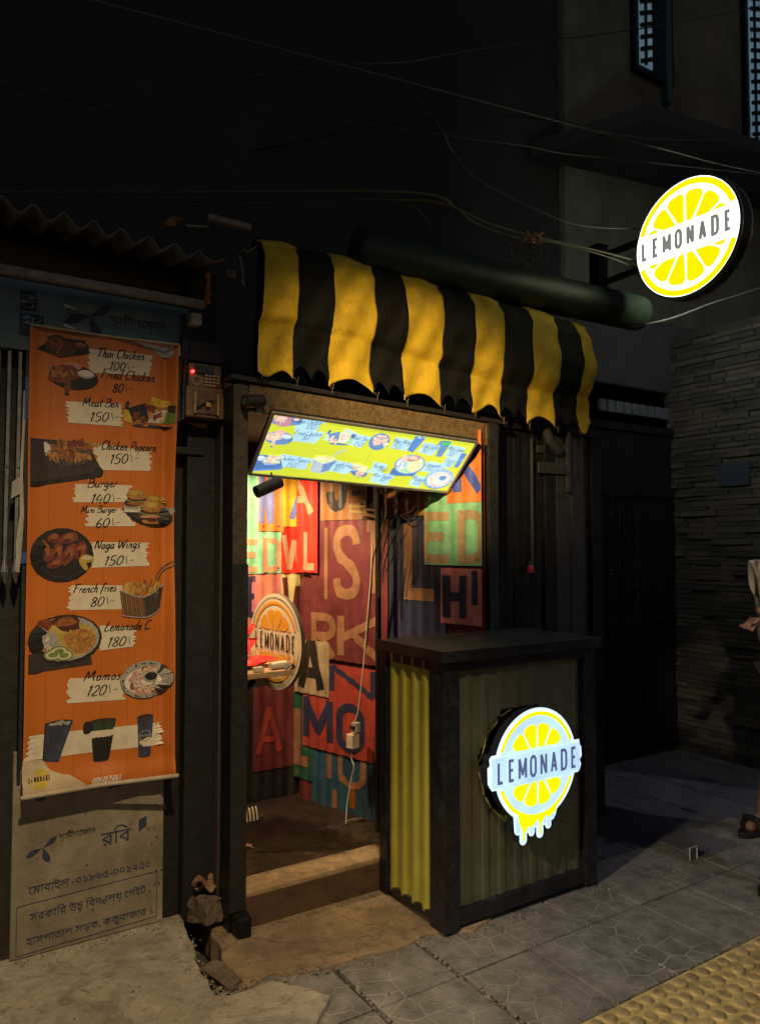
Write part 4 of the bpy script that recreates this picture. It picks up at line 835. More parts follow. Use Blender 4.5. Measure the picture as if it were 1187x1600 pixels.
def mural(table, mp):
    for k, (col, (s0, z0, s1, z1), lets) in enumerate(table):
        mb = MB(); h = .004 + .0032 * k; z0c = max(z0, .012); z1c = min(z1, 2.1); n = max(4, int((s1 - s0) / .0085))
        mb.grid(lambda u, v: mp(s0 + (s1 - s0) * u, z0c + (z1c - z0c) * v, h), n, 1, MI[col])
        n0 = len(mb.f)
        mb.grid(lambda u, v: mp(s0 + (s1 - s0) * u, z0c, h - .004 + .004 * v), n, 1, MI[col])
        for sx in (s0, s1): mb.poly([mp(sx, z0c, h), mp(sx, z1c, h), mp(sx, z1c, h - .004), mp(sx, z0c, h - .004)], MI[col])
        for ch, bx, lc in lets:
            hw = abs(bx[3] - bx[1]); w = min(.062, hw * .15 + .006) if ch != 'I' else min(.06, bx[2] - bx[0])
            if mp is back_map: w = min(w, .034)
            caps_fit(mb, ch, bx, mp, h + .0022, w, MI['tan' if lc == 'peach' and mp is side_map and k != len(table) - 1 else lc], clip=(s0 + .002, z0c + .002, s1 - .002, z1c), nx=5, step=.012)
        if lets:
            for sx in (s0 + .03, s1 - .03):
                if s0 < sx < s1 and k % 2 == 0: mb.blob(sx, z0c + .03, .008, .008, mp, h + .003, MI['rust'], seg=8, rings=1)
        mb.build('mural_panel', MMAT, K)
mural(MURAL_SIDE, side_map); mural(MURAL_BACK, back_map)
mb = MB(); q = [P1 + NS * -.02, P1 + DS * 1.36 + NS * -.02, P1 + DS * 1.36 + NS * -.10, P1 + NS * -.10 + Vector((0, .1, 0))]
for i in range(4): mb.poly([q[i] - Z * .05, q[(i + 1) % 4] - Z * .05, q[(i + 1) % 4] + Z * 2.12, q[i] + Z * 2.12])
mb.box(1.05, 4.165, -.05, 2.3, 4.25, 2.2); mb.build('outer_wall', M_blackp, K)
mb = MB(); mb.bar(side_map(.775, .012, .095), side_map(.775, 2.05, .095), .020, .026, 0); mb.build('joint_strip', M_black, K)
mb = MB(); mb.box(2.50, 2.87, 0, 2.52, 2.9, 2.1)
# things on the walls
t = thing('wall_notice', 'small framed switch plate high on the dark rust mural panel', 'switch plate', tuple(side_map(.61, 1.72)))
mb = MB(); fs = lambda u, v, h=0.: P1 + DS * u + Z * v + NS * (h + .075)
mb.quad([(.555, 1.83), (.675, 1.83), (.675, 1.72), (.555, 1.72)], fs, .03, 0); mb.quad([(.56, 1.715), (.69, 1.705), (.69, 1.69), (.56, 1.70)], fs, .034, 1); mb.quad([(.57, 1.685), (.70, 1.672), (.70, 1.662), (.57, 1.672)], fs, .034, 1); mb.build('plate', [P['crust'], P['yolk']], t, solid=.006)
mb = MB(); mb.box(0, 0, 0, 0, 0, 0)
mb = MB(); mb.blob(.60, 1.775, .014, .014, fs, .038, 0); mb.blob(.64, 1.775, .014, .014, fs, .038, 0); mb.build('switch', M_ink, t)
def cable(name, pts, r, mat, label, cat='cable', group=None, sub=4, n=6):
    P_ = [Vector(p) for p in pts]; out = []
    for k in range(len(P_) - 1):
        p0 = P_[max(k - 1, 0)]; p1 = P_[k]; p2 = P_[k + 1]; p3 = P_[min(k + 2, len(P_) - 1)]
        for j in range(sub):
            u = j / sub; out.append(.5 * (2 * p1 + (p2 - p0) * u + (2 * p0 - 5 * p1 + 4 * p2 - p3) * u * u + (3 * p1 - p0 - 3 * p2 + p3) * u ** 3))
    out.append(P_[-1]); mb = MB(); mb.tube(out, r, 0, n); o = mb.build(name, mat, smooth=True); tag(o, label, cat, group); return o
M_bw = pm('black_wire', (.02, .02, .02), .4); M_ww = pm('white_wire', (.55, .50, .42), .5)
mb = MB()
for p in ([(.80, 1.80), (.83, 1.68), (.80, 1.55), (.755, 1.40), (.745, 1.28), (.72, 1.10), (.70, .95)], [(1.02, 1.78), (.93, 1.70), (.86, 1.66), (.83, 1.58), (.80, 1.46), (.79, 1.30)], [(1.10, 1.76), (1.0, 1.66), (.90, 1.64), (.84, 1.50), (.81, 1.38), (.80, 1.22)], [(.95, 1.6), (.89, 1.52), (.84, 1.40), (.825, 1.30)], [(.88, 1.54), (.9, 1.45), (.85, 1.36)], [(.93, 1.66), (.99, 1.62), (1.06, 1.67)]):
    q = smooth_pts(p, 5); mb.tube([fs(a, b, .045 + .006 * math.sin(9 * a + 5 * b)) for a, b in q], [.0035] * len(q), 0, 6)
tag(mb.build('twig', pm('dry_dark_twig', (.035, .022, .016), .8)), 'bare dark twigs hanging on the mural beside the joint strip', 'twig')
cable('hanging_cord', [fs(.76, 1.50, .055), fs(.745, 1.30, .055), fs(.72, 1.08, .055), fs(.70, .90, .055), fs(.66, .62, .06), fs(.63, .56, .06)], .004, pm('beige_cord', (.60, .46, .28), .5), 'beige cord running down the mural to the plug socket', 'cord')
t = thing('power_adapter', 'white plug adapter in a socket low on the mural wall', 'adapter', tuple(fs(.61, .42, .04)))
def fbox(mb, s0, z0, s1, z1, h0, h1, m=0): mb.prism([(s0, z0), (s1, z0), (s1, z1), (s0, z1)], fs, h0, h1, m)
mb = MB(); fbox(mb, .585, .415, .632, .49, .02, .075); mb.build('body', pm('warm_white_plastic', (.62, .50, .34), .4), t, bevel=.004)
mb = MB(); fbox(mb, .60, .50, .64, .55, .02, .05, 0); fbox(mb, .605, .515, .63, .535, .05, .07, 1); mb.build('plug', [P['grey'], M_ink], t, bevel=.003)
cable('white_cord', [fs(.605, .415, .05), fs(.60, .36, .05), fs(.62, .32, .05), fs(.60, .25, .05), fs(.585, .15, .06), fs(.585, .08, .07), fs(.59, .02, .08)], .0035, M_ww, 'white cord hanging from the plug adapter to the floor', 'cord')
mb = MB(); fbox(mb, .575, .09, .61, .20, .02, .04); tag(mb.build('wall_socket', P['crust'], bevel=.003), 'brown socket strip at the foot of the mural wall', 'socket')
# round sign at the end of the shelf
t = thing('round_shelf_sign', 'cream round lemonade sign with orange slice print at shelf end', 'sign', (1.64, 3.45, .78))
e = Vector((math.sin(R(173)), math.cos(R(173)), 0)); fo = frame((1.622, 3.45, 1.02), e, Z)
fo_n = e.cross(Z)
if fo_n.x > 0: fo = (lambda f0: (lambda u, v, h=0.: f0(u, v, -h)))(fo)
r0 = .235
def disc_pts(r, n=64): return [(r * math.cos(2 * math.pi * k / n), r * math.sin(2 * math.pi * k / n)) for k in range(n)]
mb = MB(); mb.prism(disc_pts(r0), fo, -.022, 0, 0, 1); mb.build('disc', [pm('sign_cream', (.78, .62, .42), .45, var=.06), pm('sign_edge', (.10, .07, .05), .5)], t)
mb = MB(); lemon_slice(mb, fo, r0 * .86, r0 * .24, .0016, 0); mb.build('orange_slice', pm('sign_orange', (.80, .34, .02), .45, var=.08), t)
mb = MB(); lemonade(mb, fo, -r0 * .80, r0 * .82, -.042, .042, .0024, 0, .0085)
for k in range(60):
    if abs(math.sin(R(k * 6))) > .22:
        a, b = R(k * 6), R(k * 6 + 6.2); mb.face2([(r0 * q * math.cos(w), r0 * q * math.sin(w)) for w, q in ((a, .91), (a, .925), (b, .925), (b, .91))], fo, .0016)
mb.build('lettering', M_ink, t)
t = thing('wall_shelf', 'small timber shelf on the left inside of the kiosk', 'shelf', (1.36, 3.4, .89))
mb = MB(); mb.box(1.136, 3.19, .895, 1.60, 3.72, .92); mb.build('board', pm('shelf_timber', (.40, .23, .11), .6, var=.3), t, bevel=.002)
mb = MB(); mb.bar((1.15, 3.3, .885), (1.5, 3.3, .885), .03, .018); mb.bar((1.15, 3.6, .885), (1.5, 3.6, .885), .03, .018); mb.bar((1.145, 3.3, .6), (1.45, 3.3, .87), .02, .02); mb.build('bracket', M_black, t)
M_redfoil = pm('red_foil', (.62, .02, .02), .25, var=.3, sc=30, bump=.2, bsc=40, spec=.7)
def packet(x, y, z, w, l, rz, tilt, label, pale=False):
    t = thing('snack_packet', label, 'packet', (x, y, z), 'red packets on the shelf'); mb = MB(); g = random.Random(int(x * 1000))
    c, s = math.cos(R(rz)), math.sin(R(rz)); ct, st = math.cos(R(tilt)), math.sin(R(tilt))
    def pt(a, b, up):
        u, v = (a - .5) * l, (b - .5) * w; th = .022 * (math.sin(math.pi * a) * math.sin(math.pi * b)) ** .6 * up + .003 * math.sin(14 * a + 9 * b)
        X = u * ct - th * st; H = u * st + th * ct + abs(l * st) / 2 + .016
        return (x + X * c - v * s, y + X * s + v * c, z + H)
    mb.grid(lambda a, b: pt(a, b, 1), 12, 8); mb.grid(lambda a, b: pt(a, b, -.7), 12, 8); mb.build('foil', M_redfoil, t, smooth=True)
    if pale:
        m2 = MB(); m2.grid(lambda a, b: tuple(Vector(pt(.2 + .6 * a, .25 + .5 * b, 1)) + Vector((0, -.001, .0025))), 6, 4); m2.build('label', P['cream'], t)
packet(1.47, 3.36, .92, .13, .20, 15, 6, 'flat red snack packet at the front of the shelf')
packet(1.41, 3.42, .93, .14, .20, 40, 30, 'red snack packet with a pale printed label, leaning on the others', True)
packet(1.47, 3.50, .95, .13, .19, -20, 48, 'red snack packet standing upright against the round sign')
packet(1.40, 3.55, .95, .13, .18, 70, 36, 'red snack packet half hidden at the back of shelf')
mb = MB(); mb.tube([(1.50, 3.235, .937), (1.585, 3.25, .94)], .017, 0, 10); tag(mb.build('paper_roll', P['cream']), 'short cream paper roll on the shelf edge by the round sign', 'paper roll')
mb = MB(); mb.box(1.405, 3.20, .921, 1.455, 3.225, .945); tag(mb.build('plug_block', pm('cream_plug', (.62, .48, .30), .45), bevel=.006), 'cream plug block on the front edge of the shelf', 'plug')
mb = MB(); mb.tube([(1.56, 3.205, .925), (1.59, 3.20, .945), (1.61, 3.21, .93), (1.585, 3.20, .915), (1.55, 3.21, .90)], .008, 0, 6); tag(mb.build('cable_coil', M_bw), 'black coiled cable end hanging over the shelf corner', 'cable')
# floor bits at the left
t = thing('striped_sandal', 'brown sandal with pale stripes on the kiosk floor', 'sandal', (1.70, 3.86, .012))
mb = MB(); mb.prism([(1.64 + .11 * math.cos(a) * (1 if math.cos(a) > 0 else .9), 3.86 + .045 * math.sin(a)) for a in [k * .314 for k in range(20)]], lambda u, v, h: Vector((u, v, h)), .012, .03); mb.build('sole', P['char'], t)
mb = MB()
for k in range(6): mb.tube([(1.60 + k * .02, 3.815, .03), (1.605 + k * .02, 3.84, .075), (1.615 + k * .02, 3.875, .08), (1.62 + k * .02, 3.905, .03)], .0045, 0, 5)
mb.build('strap', P['cream'], t)
for k, (x, y, c, lab) in enumerate(((1.45, 3.5, 'crust', 'small orange wrapper on the kiosk floor near the post'), (1.505, 3.52, 'pink', 'small pink wrapper on the kiosk floor, right of orange one'))):
    mb = MB(); mb.grid(lambda a, b: (x + a * .045, y + b * .03, .014 + .02 * math.sin(3 * a + k) * math.sin(3 * b + .4) + .006), 6, 5); tag(mb.build('wrapper', P[c], solid=.002), lab, 'wrapper')

# ------------------------------------------------------------------ lit menu box
LB = frame((1.273, 2.942, 1.798), (1.046, .026, -.035), (0, -.215, .2105)); LW, LH = 1.047, .3045; KW, KH = LW / 1.11, LH / .335
LIGHT_TEXT = [(s, a * KW, b * KH, c * KW, d * KH) for s, a, b, c, d in LIGHT_TEXT]; LIGHT_FOOD = [(s, a * KW, b * KH) for s, a, b in LIGHT_FOOD]
t = thing('menu_lightbox', 'tilted glowing yellow menu lightbox hung under the kiosk header beam', 'lightbox', (1.8, 2.85, 1.8))
mb = MB(); mb.prism([(-.012, -.012), (LW + .012, -.012), (LW + .012, LH + .012), (-.012, LH + .012)], LB, -.020, -.002, 0); mb.build('case', M_blackp, t, bevel=.003)
mb = MB()
for a, b, c, d in ((-.012, -.012, LW + .012, 0), (-.012, LH, LW + .012, LH + .012), (-.012, 0, 0, LH), (LW, 0, LW + .012, LH)): mb.prism([(a, b), (c, b), (c, d), (a, d)], LB, -.0015, .007, 0)
mb.build('frame', pm('silver_trim', (.55, .55, .52), .35, .5), t)
M_lface = em('menu_face', (.70, .78, .05), 1.0, .05, 4)
mb = MB(); mb.prism([(0, 0), (LW, 0), (LW, LH), (0, LH)], LB, -.0015, 0, 0); mb.build('lit_face', M_lface, t)
E_ = {'patch': em('menu_patch', (.50, .80, .95), 1.0), 'ink': em('menu_ink', (.06, .13, .30), .8, .1)}
for k, c in {'black': (.16, .32, .62), 'char': (.10, .22, .55), 'meat': (.92, .62, .52), 'darkmeat': (.62, .30, .38), 'golden': (.88, .85, .48), 'crust': (.85, .66, .5), 'cream': (.85, .95, .85), 'white': (.75, .92, 1), 'grey': (.45, .68, .92), 'green': (.35, .78, .42), 'yellow': (.62, .85, .75),
             'blueglass': (.12, .28, .72), 'wire': (.38, .55, .75), 'pink': (.95, .5, .55), 'dkgreen': (.08, .62, .22), 'yolk': (.85, .88, .5)}.items(): E_[k] = em('menu_' + k, c, .95, .12, 60)
EK = list(E_); EI = {k: i for i, k in enumerate(EK)}; EM = [E_[k] for k in EK]
for s, x0, y0, x1, y1 in LIGHT_TEXT:
    mb = MB()
    w = x1 - x0; cx = (x0 + x1) / 2 + (.02 if len(s) > 6 else 0)
    if len(s) > 6 or s in ('Burger', 'Momos', 'Lassi', 'Meat Box'): mb.quad([(x0 + w * .05, y0 + .028), (x1 + .012, y1 + .022), (x1 - .01, y1 - .042), (x0 + .005, y0 - .035)], LB, .0006, EI['patch'], 2, 6, .008, int(x0 * 100)); mb.build('price_patch', EM, t)
for kind, u, v in LIGHT_FOOD:
    mb = MB(); k = {'thai': .0006, 'fried': .00055, 'box': .00055, 'wings': .00036, 'glass_a': .00048, 'glass_b': .00045, 'glass_c': .00042, 'popcorn': .0004, 'fries': .0005, 'burger': .0004, 'platter': .0005, 'momos': .0006}[kind]
    food(mb, kind, max(u, .06), max(v, .055), k, (lambda a, b, h: LB(min(max(a, .002), LW - .002), min(max(b, .002), LH - .002), h)), .0010, EI, .0004); mb.build('dish_picture', EM, t)
for s, x0, y0, x1, y1 in LIGHT_TEXT:
    mb = MB(); script(mb, s, LB, (x0, y0), (x1, y1), .027 if '/' not in s else .028, .0052, EI['ink'], .066); mb.build('price' if '/' in s else 'dish_name', EM, t)
mb = MB(); mb.ribbon([(.515, .30), (.515, .02)], LB, .0012, .0012, EI['ink']); mb.build('seam', EM, t)
# ------------------------------------------------------------------ cameras
t = thing('security_camera', 'black cylinder camera hanging below the lit menu box', 'camera', (1.35, 2.95, 1.72))
mb = MB(); mb.tube([(1.274, 2.895, 1.712), (1.276, 2.895, 1.7125), (1.388, 2.91, 1.7615), (1.391, 2.91, 1.7625)], [.020, .026, .026, .021], 0, 18); mb.build('body', M_blackp, t, smooth=False)
mb = MB(); mb.tube([(1.357, 2.905, 1.76), (1.357, 2.93, 1.80)], .004, 0, 8); mb.build('stem', M_blackp, t)
t = thing('lamp_bracket', 'short black tube fitting bolted across left end of header beam', 'bracket', (1.19, 2.76, 2.05))
mb = MB(); mb.tube([(1.163, 2.755, 2.055), (1.245, 2.775, 2.068)], .026, 0, 18); mb.build('tube', M_blackp, t)
mb = MB(); mb.tube([(1.160, 2.7545, 2.0545), (1.163, 2.755, 2.055)], .013, 0, 14); mb.box(1.225, 2.785, 2.02, 1.25, 2.80, 2.10); mb.build('bolt', M_steel, t)

# ------------------------------------------------------------------ counter
C_ = thing('serving_counter', 'black framed serving counter with yellow green corrugated sides', 'counter', (2.24, 2.57, 0))
M_yel = pm('yellow_green_sheet', (.44, .39, .06), .42, .1, var=.16, sc=5, bump=.08, bsc=40, spots=.22)
M_oliv = pm('dull_olive_sheet', (.12, .115, .066), .45, .1, var=.16, sc=5, bump=.08, bsc=40, spots=.2)
M_cblk = pm('counter_black', (.016, .016, .019), .42, .2, var=.5, sc=24, bump=.2, bsc=50, spots=-1.6)
M_ctop = pm('scuffed_black_top', (.045, .042, .04), .38, 0, var=.5, sc=10, bump=.15, bsc=60, spots=.5)
for (x0, y0, x1, y1) in ((1.815, 2.345, 1.895, 2.44), (2.59, 2.345, 2.665, 2.42), (1.815, 2.745, 1.875, 2.80), (2.61, 2.745, 2.665, 2.80)):
    mb = MB(); mb.box(x0, y0, .012, x1, y1, 1.05); mb.build('post', M_cblk, C_, bevel=.004)
for q in ((1.895, 2.35, 1.0, 2.59, 2.39, 1.05), (1.895, 2.35, .025, 2.59, 2.39, .085), (1.82, 2.44, 1.0, 1.85, 2.745, 1.05), (1.82, 2.44, .03, 1.85, 2.745, .062), (2.63, 2.42, 1.0, 2.66, 2.745, 1.05), (2.63, 2.42, .03, 2.66, 2.745, .062)):
    mb = MB(); mb.box(*q); mb.build('rail', M_cblk, C_, bevel=.003)
mb = MB()
for x, z in ((1.855, .12), (1.855, .55), (1.855, .96), (2.628, .12), (2.628, .55), (2.628, .96)): mb.tube([(x, 2.346, z), (x, 2.3425, z)], .004, 0, 8)
for y, z in ((2.39, .14), (2.39, .52), (2.39, .95), (2.775, .3), (2.775, .9)): mb.tube([(1.816, y, z), (1.8125, y, z)], .004, 0, 8)
mb.build('screw', pm('dull_screw', (.07, .07, .07), .5, .5), C_)
mb = MB(); g = random.Random(3)
mb.box(1.797, 2.322, 1.052, 2.672, 2.795, 1.086); mb.build('worktop', M_ctop, C_, bevel=.005)
mb = MB()
mb.box(1.795, 2.316, 1.045, 2.674, 2.3225, 1.089); mb.box(1.790, 2.316, 1.045, 1.7965, 2.798, 1.089); mb.build('top_edging', M_cblk, C_, bevel=.002)
def rib(x, p=.088, a=None):
    t = (x / p) % 1.0; a = .0055 if p > .08 else .014
    return a * (0 if t < .46 else .5 - .5 * math.cos(math.pi * (t - .46) / .16) if t < .62 else 1 if t < .84 else .5 + .5 * math.cos(math.pi * (t - .84) / .16))
def ribsheet(mp, w, h, off=0., p=.088, rag=.0, hole=None):
    mb = MB(); n = int(w / .0045); g = random.Random(int(w * 100)); e0 = [g.uniform(-1, 1) * rag for _ in range(n + 1)]
    nv = 40 if hole else 1; i = mb.add([mp(w * a / n, (h + (e0[a] if rag else 0)) * b / nv, rib(w * a / n + off, p)) for b in range(nv + 1) for a in range(n + 1)])
    for b in range(nv):
        for a in range(n):
            if hole and hole(w * (a + .5) / n, h * (b + .5) / nv): continue
            k = i + b * (n + 1) + a; mb.f.append([k, k + 1, k + n + 2, k + n + 1]); mb.m.append(0)
    return mb
fr = frame((1.895, 2.376, .07), (1, 0, 0), Z, (0, -1, 0)); SC = (2.250 - 1.895, .600 - .07)
def hole(u, v):
    du, dv = u - SC[0] + .015, v - SC[1]; a = math.atan2(dv, du); return math.hypot(du, dv * .95) < .214 + .010 * math.sin(7 * a) + .006 * math.sin(13 * a + 1)
ribsheet(fr, .695, .94, 0, .087, 0, hole).build('front_sheet', M_oliv, C_)
fl = frame((1.834, 2.745, .05), (0, -1, 0), Z, (-1, 0, 0))
ribsheet(fl, .305, .985, .02, .075, .004).build('side_sheet', M_yel, C_)
mb = MB(); mb.box(2.645, 2.42, .06, 2.655, 2.745, 1.0); mb.box(1.90, 2.785, .06, 2.60, 2.795, 1.0); mb.box(1.9, 2.40, .10, 2.58, 2.41, 1.0); mb.build('back_sheet', M_cblk, C_)
mb = MB()   # torn petals of the sheet round the sign cut-out
for a, l, w in ((112, .05, .03), (134, .055, .035), (160, .06, .05), (196, .05, .055), (214, .05, .04), (238, .045, .05), (250, .03, .03)):
    c = Vector((SC[0] - .015 + .225 * math.cos(R(a)), SC[1] + .225 * math.sin(R(a)))); d = Vector((math.cos(R(a)), math.sin(R(a)))); n = Vector((-d.y, d.x))
    pts = [(c + n * w, .012), (c - d * l * .2, .006), (c - n * w, .012), (c + d * l * .30 - n * w * .4, .040), (c + d * l * .42 + n * w * .25, .046)]
    mb.poly([fr(p.x, p.y, h) for p, h in pts])
mb.build('torn_edge', pm('torn_yellow_sheet', (.40, .40, .06), .4, .1), C_, solid=.002)

def sign_face_white(n, k): return em(n, (.70, .88, 1.0), k, .05, 3)
# glowing sign on the counter front
t = thing('counter_sign', 'glowing dripping lemon slice sign fixed on the counter front', 'sign', (2.232, 2.30, .31))
fc = frame((2.250, 2.292, .602), (1, 0, 0), Z, (0, -1, 0)); r0 = .226
M_cw = em('counter_sign_white', (.50, .74, 1.0), 1.05, .16, 6); M_cy = em('counter_sign_yellow', (.90, .83, .0), 1.05, .03, 6); M_cl = em('counter_sign_letters', (.10, .13, .24), .8, .2, 20)
M_halo = em('counter_sign_edge', (.66, .86, 1.0), 1.15, .03, 4)
drips = [(-.125, .115, .022), (-.095, .170, .017), (-.070, .145, .012), (-.045, .185, .018) , (-.018, .150, .013), (.006, .165, .015), (.034, .205, .018), (.060, .150, .013), (.085, .175, .016), (.110, .135, .014)]
drips = [(-.105, .262, .018), (-.078, .306, .017), (-.056, .262, .012), (-.032, .280, .015), (-.010, .250, .012), (.014, .296, .017), (.040, .250, .012), (.062, .268, .014), (.084, .236, .012)]
def outline(grow):
    p = []; b = .066 + grow; rr = r0 + grow; hx = .250 + grow
    a0 = math.degrees(math.asin(b / rr))
    p += [(rr * math.cos(R(a)), rr * math.sin(R(a))) for a in [a0 + (180 - 2 * a0) * k / 40 for k in range(41)]]
    p += [(-hx + .01, b), (-hx, b - .012), (-hx + .004, b - .035), (-hx - .008, b - .045), (-hx - .006, -b + .03), (-hx + .002, -b + .016), (-hx + .012, -b)]
    lo = -math.degrees(math.acos(.118 / rr)) ; p += [(rr * math.cos(R(a)), rr * math.sin(R(a))) for a in [-180 + a0 + (180 - a0 + lo - 0) * 0 + (((-180 - lo) - (-180 + a0)) * k / 14) for k in range(15)]]
    # drip bottom, left to right
    for dx, dz, w in drips:
        w += grow * .8; z = -(dz + grow)
        p += [(dx - w, -.215), (dx - w, z + w)] + [(dx + w * math.cos(R(a)), z + w + w * math.sin(R(a))) for a in (200, 230, 270, 310, 340)] + [(dx + w, z + w), (dx + w, -.215)]
    p += [(rr * math.cos(R(a)), rr * math.sin(R(a))) for a in [lo + ((-a0) - lo) * k / 14 for k in range(15)]]
    p += [(hx - .012, -b), (hx, -b + .012), (hx + .004, -b + .04), (hx - .004, -b + .05), (hx + .008, 0), (hx + .006, b - .03), (hx - .004, b - .02), (hx - .006, b)]
    return p
def sdisc(mb, h0, h1, grow, m, ms=None):
    rr = r0 + grow; b = .066 + grow; hx = .252 + grow
    mb.prism([(rr * math.cos(2 * math.pi * k / 72), rr * math.sin(2 * math.pi * k / 72)) for k in range(72)], fc, h0, h1, m, ms)
    e = .0004
    mb.prism([(-hx + .012, b), (-hx, b - .012), (-hx + .004, b - .036), (-hx - .009, b - .046), (-hx - .007, -b + .03), (-hx + .003, -b + .014), (-hx + .014, -b), (hx - .014, -b), (hx - .002, -b + .013), (hx + .004, -b + .03), (hx - .004, -b + .05), (hx + .009, -.004), (hx + .006, b - .034), (hx - .004, b - .022), (hx - .006, b)], fc, h0, h1 + e, m, ms)
    mb.prism([(-.128 - grow, -.17), (-.122 - grow, -.25), (.10 + grow, -.225), (.122 + grow, -.17)], fc, h0, h1 + e, m, ms)
    for k, (dx, dz, w) in enumerate(drips):
        w += grow * .8; z = -(dz + grow)
        mb.prism([(dx - w, -.20), (dx - w, z + w)] + [(dx + w * math.cos(R(a)), z + w + w * math.sin(R(a))) for a in (195, 220, 245, 270, 295, 320, 345)] + [(dx + w, z + w), (dx + w, -.20)], fc, h0, h1 + e * (2 + k % 2), m, ms)
mb = MB(); sdisc(mb, -.042, -.002, .001, 0); mb.build('case', pm('sign_case_dark', (.025, .028, .045), .4), t)
mb = MB(); sdisc(mb, -.0015, .000, .002, 0); mb.build('glowing_edge', M_halo, t)
mb = MB(); fw = lambda u, v, h: fc(u, v, h)
mb.prism([(.208 * math.cos(2 * math.pi * k / 72), .208 * math.sin(2 * math.pi * k / 72)) for k in range(72)], fc, .0012, .0022, 0)
mb.prism([(-.246, .058), (-.246, -.058), (.244, -.058), (.244, .058)], fc, .0012, .0068, 0)
for dx, dz, w in drips: mb.prism([(dx - w * .72, -.19), (dx - w * .72, -dz + w)] + [(dx + w * .72 * math.cos(R(a)), -dz + w + w * .72 * math.sin(R(a))) for a in (200, 235, 270, 305, 340)] + [(dx + w * .72, -dz + w), (dx + w * .72, -.19)], fc, .0012, .0020, 0)
mb.build('lit_face', M_cw, t)
mb = MB(); lemon_slice(mb, fc, r0, .068, .0034, 0, ring=(.875, .945), seg=(.11, .735))
# yellow juice between slice and drips
p = [(.205 * math.cos(R(a)), .205 * math.sin(R(a))) for a in range(-123, -56, 3)]
mb.poly([fc(u, v, .0036) for u, v in p + [(.10, -.205), (.075, -.215), (.062, -.222), (.05, -.212), (.03, -.226), (.014, -.242), (-.002, -.222), (-.02, -.236), (-.036, -.246), (-.055, -.238), (-.070, -.262), (-.086, -.250), (-.100, -.222)]])
for dx, dz, w in ((drips[1]), (drips[5])): mb.poly([fc(dx + a, b, .0038) for a, b in ((-w * .3, -.22), (-w * .3, -dz + w), (0, -dz + w * .6), (w * .3, -dz + w), (w * .3, -.22))])
mb.build('lemon_slice', M_cy, t)
mb = MB(); lemonade(mb, fc, -.232, .236, -.046, .044, .0082, 0, .0122); mb.build('lettering', M_cl, t)

# ------------------------------------------------------------------ striped awning
t = thing('striped_awning', 'yellow and black striped fabric awning with ragged scalloped edge', 'awning', (2.18, 2.75, 2.1))
M_ay = pm('awning_yellow', (.64, .43, .02), .7, var=.22, sc=9, bump=.45, bsc=260, spots=.38); M_ab = pm('awning_black', (.006, .006, .006), .75, var=.3, sc=12, bump=.2, bsc=160, spec=.25)
EDG = [1.232, 1.383, 1.545, 1.752, 1.912, 2.117, 2.300, 2.486, 2.670, 2.858, 3.020, 3.125]
def aw(x, v):
    f = (x - 1.232) / 1.893
    ph = 2 * math.pi * (x - 1.64) / .376
    top = 2.745 - .065 * f ** 1.4 + (.02 * math.cos(ph)) * .4 - .025 * max(0, (.06 - f) / .06); bot = 2.205 - .10 * f ** .8
    z = top + (bot - top) * v
    sag = [(0, 2.815), (.06, 2.765), (.18, 2.728), (.42, 2.716), (.60, 2.728), (.74, 2.756), (.86, 2.760), (1.0, 2.750)]
    for (a, ya), (b, yb) in zip(sag, sag[1:]):
        if a <= v <= b + 1e-9: t_ = (v - a) / (b - a); t_ = t_ * t_ * (3 - 2 * t_); y = ya + (yb - ya) * t_; break
    fld = math.sin(ph) * .003 * v + .008 * math.sin(1.7 * ph + 1.2) * max(0, v - .55) + .006 * math.sin(11 * v + 5 * x) + .005 * math.sin(23 * v - 9 * x) * v + .004 * math.sin(47 * x + 13 * v)
    crease = .012 * math.exp(-((v - .70 - .05 * math.sin(3 * x)) / .035) ** 2)
    sw = .009 * math.sin(3.1 * v + 2.2 * x) * v
    return Vector((x + sw - .012 * v * v, y - fld + crease + .02 * max(0, (f - .95) / .05) * (1 - v), z))
def stripe(k):
    x0, x1 = EDG[k], EDG[k + 1]; mb = MB()
    def fn(u, v):
        x = x0 + (x1 - x0) * u; e = 1.0
        if k % 2 == 0: e += .050 - .105 * math.sin(math.pi * min(1, max(0, u * 1.0))) ** .8 * (.8 if k else .2) + (.035 * math.sin(math.pi * u * 2) if k in (0, 6) else 0)
        else: e += .03 - .09 * abs(math.sin(2 * math.pi * u)) ** .8
        if k == 10: e = 1.0 - .05 + .11 * math.sin(math.pi * min(1, u * 1.15))
        p = aw(x, v * e if v * e <= 1 else 1.0)
        if v * e > 1: p = p + Vector((0, -.006 * (v * e - 1) * 10, -(v * e - 1) * .56))
        return p
    mb.grid(fn, 24, 60); return mb
for k in range(11): stripe(k).build('fabric_stripe', M_ay if k % 2 == 0 else M_ab, t, smooth=True, solid=.0015)
mb = MB()
for x in EDG[1:-1]: mb.tube([aw(x, v / 30) + Vector((0, -.0025, 0)) for v in range(31)], .0022, 0, 5)
mb.build('seam', M_ab, t, smooth=True)
mb = MB(); g = random.Random(14)
for x in EDG[:-1]:
    p = aw(x + .004, 1.0) + Vector((0, -.004, -.018)); mb.tube([p, p + Vector((.012, -.004, -.02)), p + Vector((.02, 0, .004))], .0008, 0, 4); mb.tube([p + Vector((.012, -.004, -.02)), p + Vector((.01, -.004, -.035))], .0006, 0, 4)
mb.build('loose_thread', pm('pale_thread', (.3, .24, .13), .7), t)
mb = MB(); mb.tube([(1.24, 2.83, 2.735), (3.13, 2.83, 2.665)], .014, 0, 8); mb.bar((1.24, 2.865, 2.73), (3.12, 2.865, 2.66), .02, .03); mb.build('rail', M_black, t)
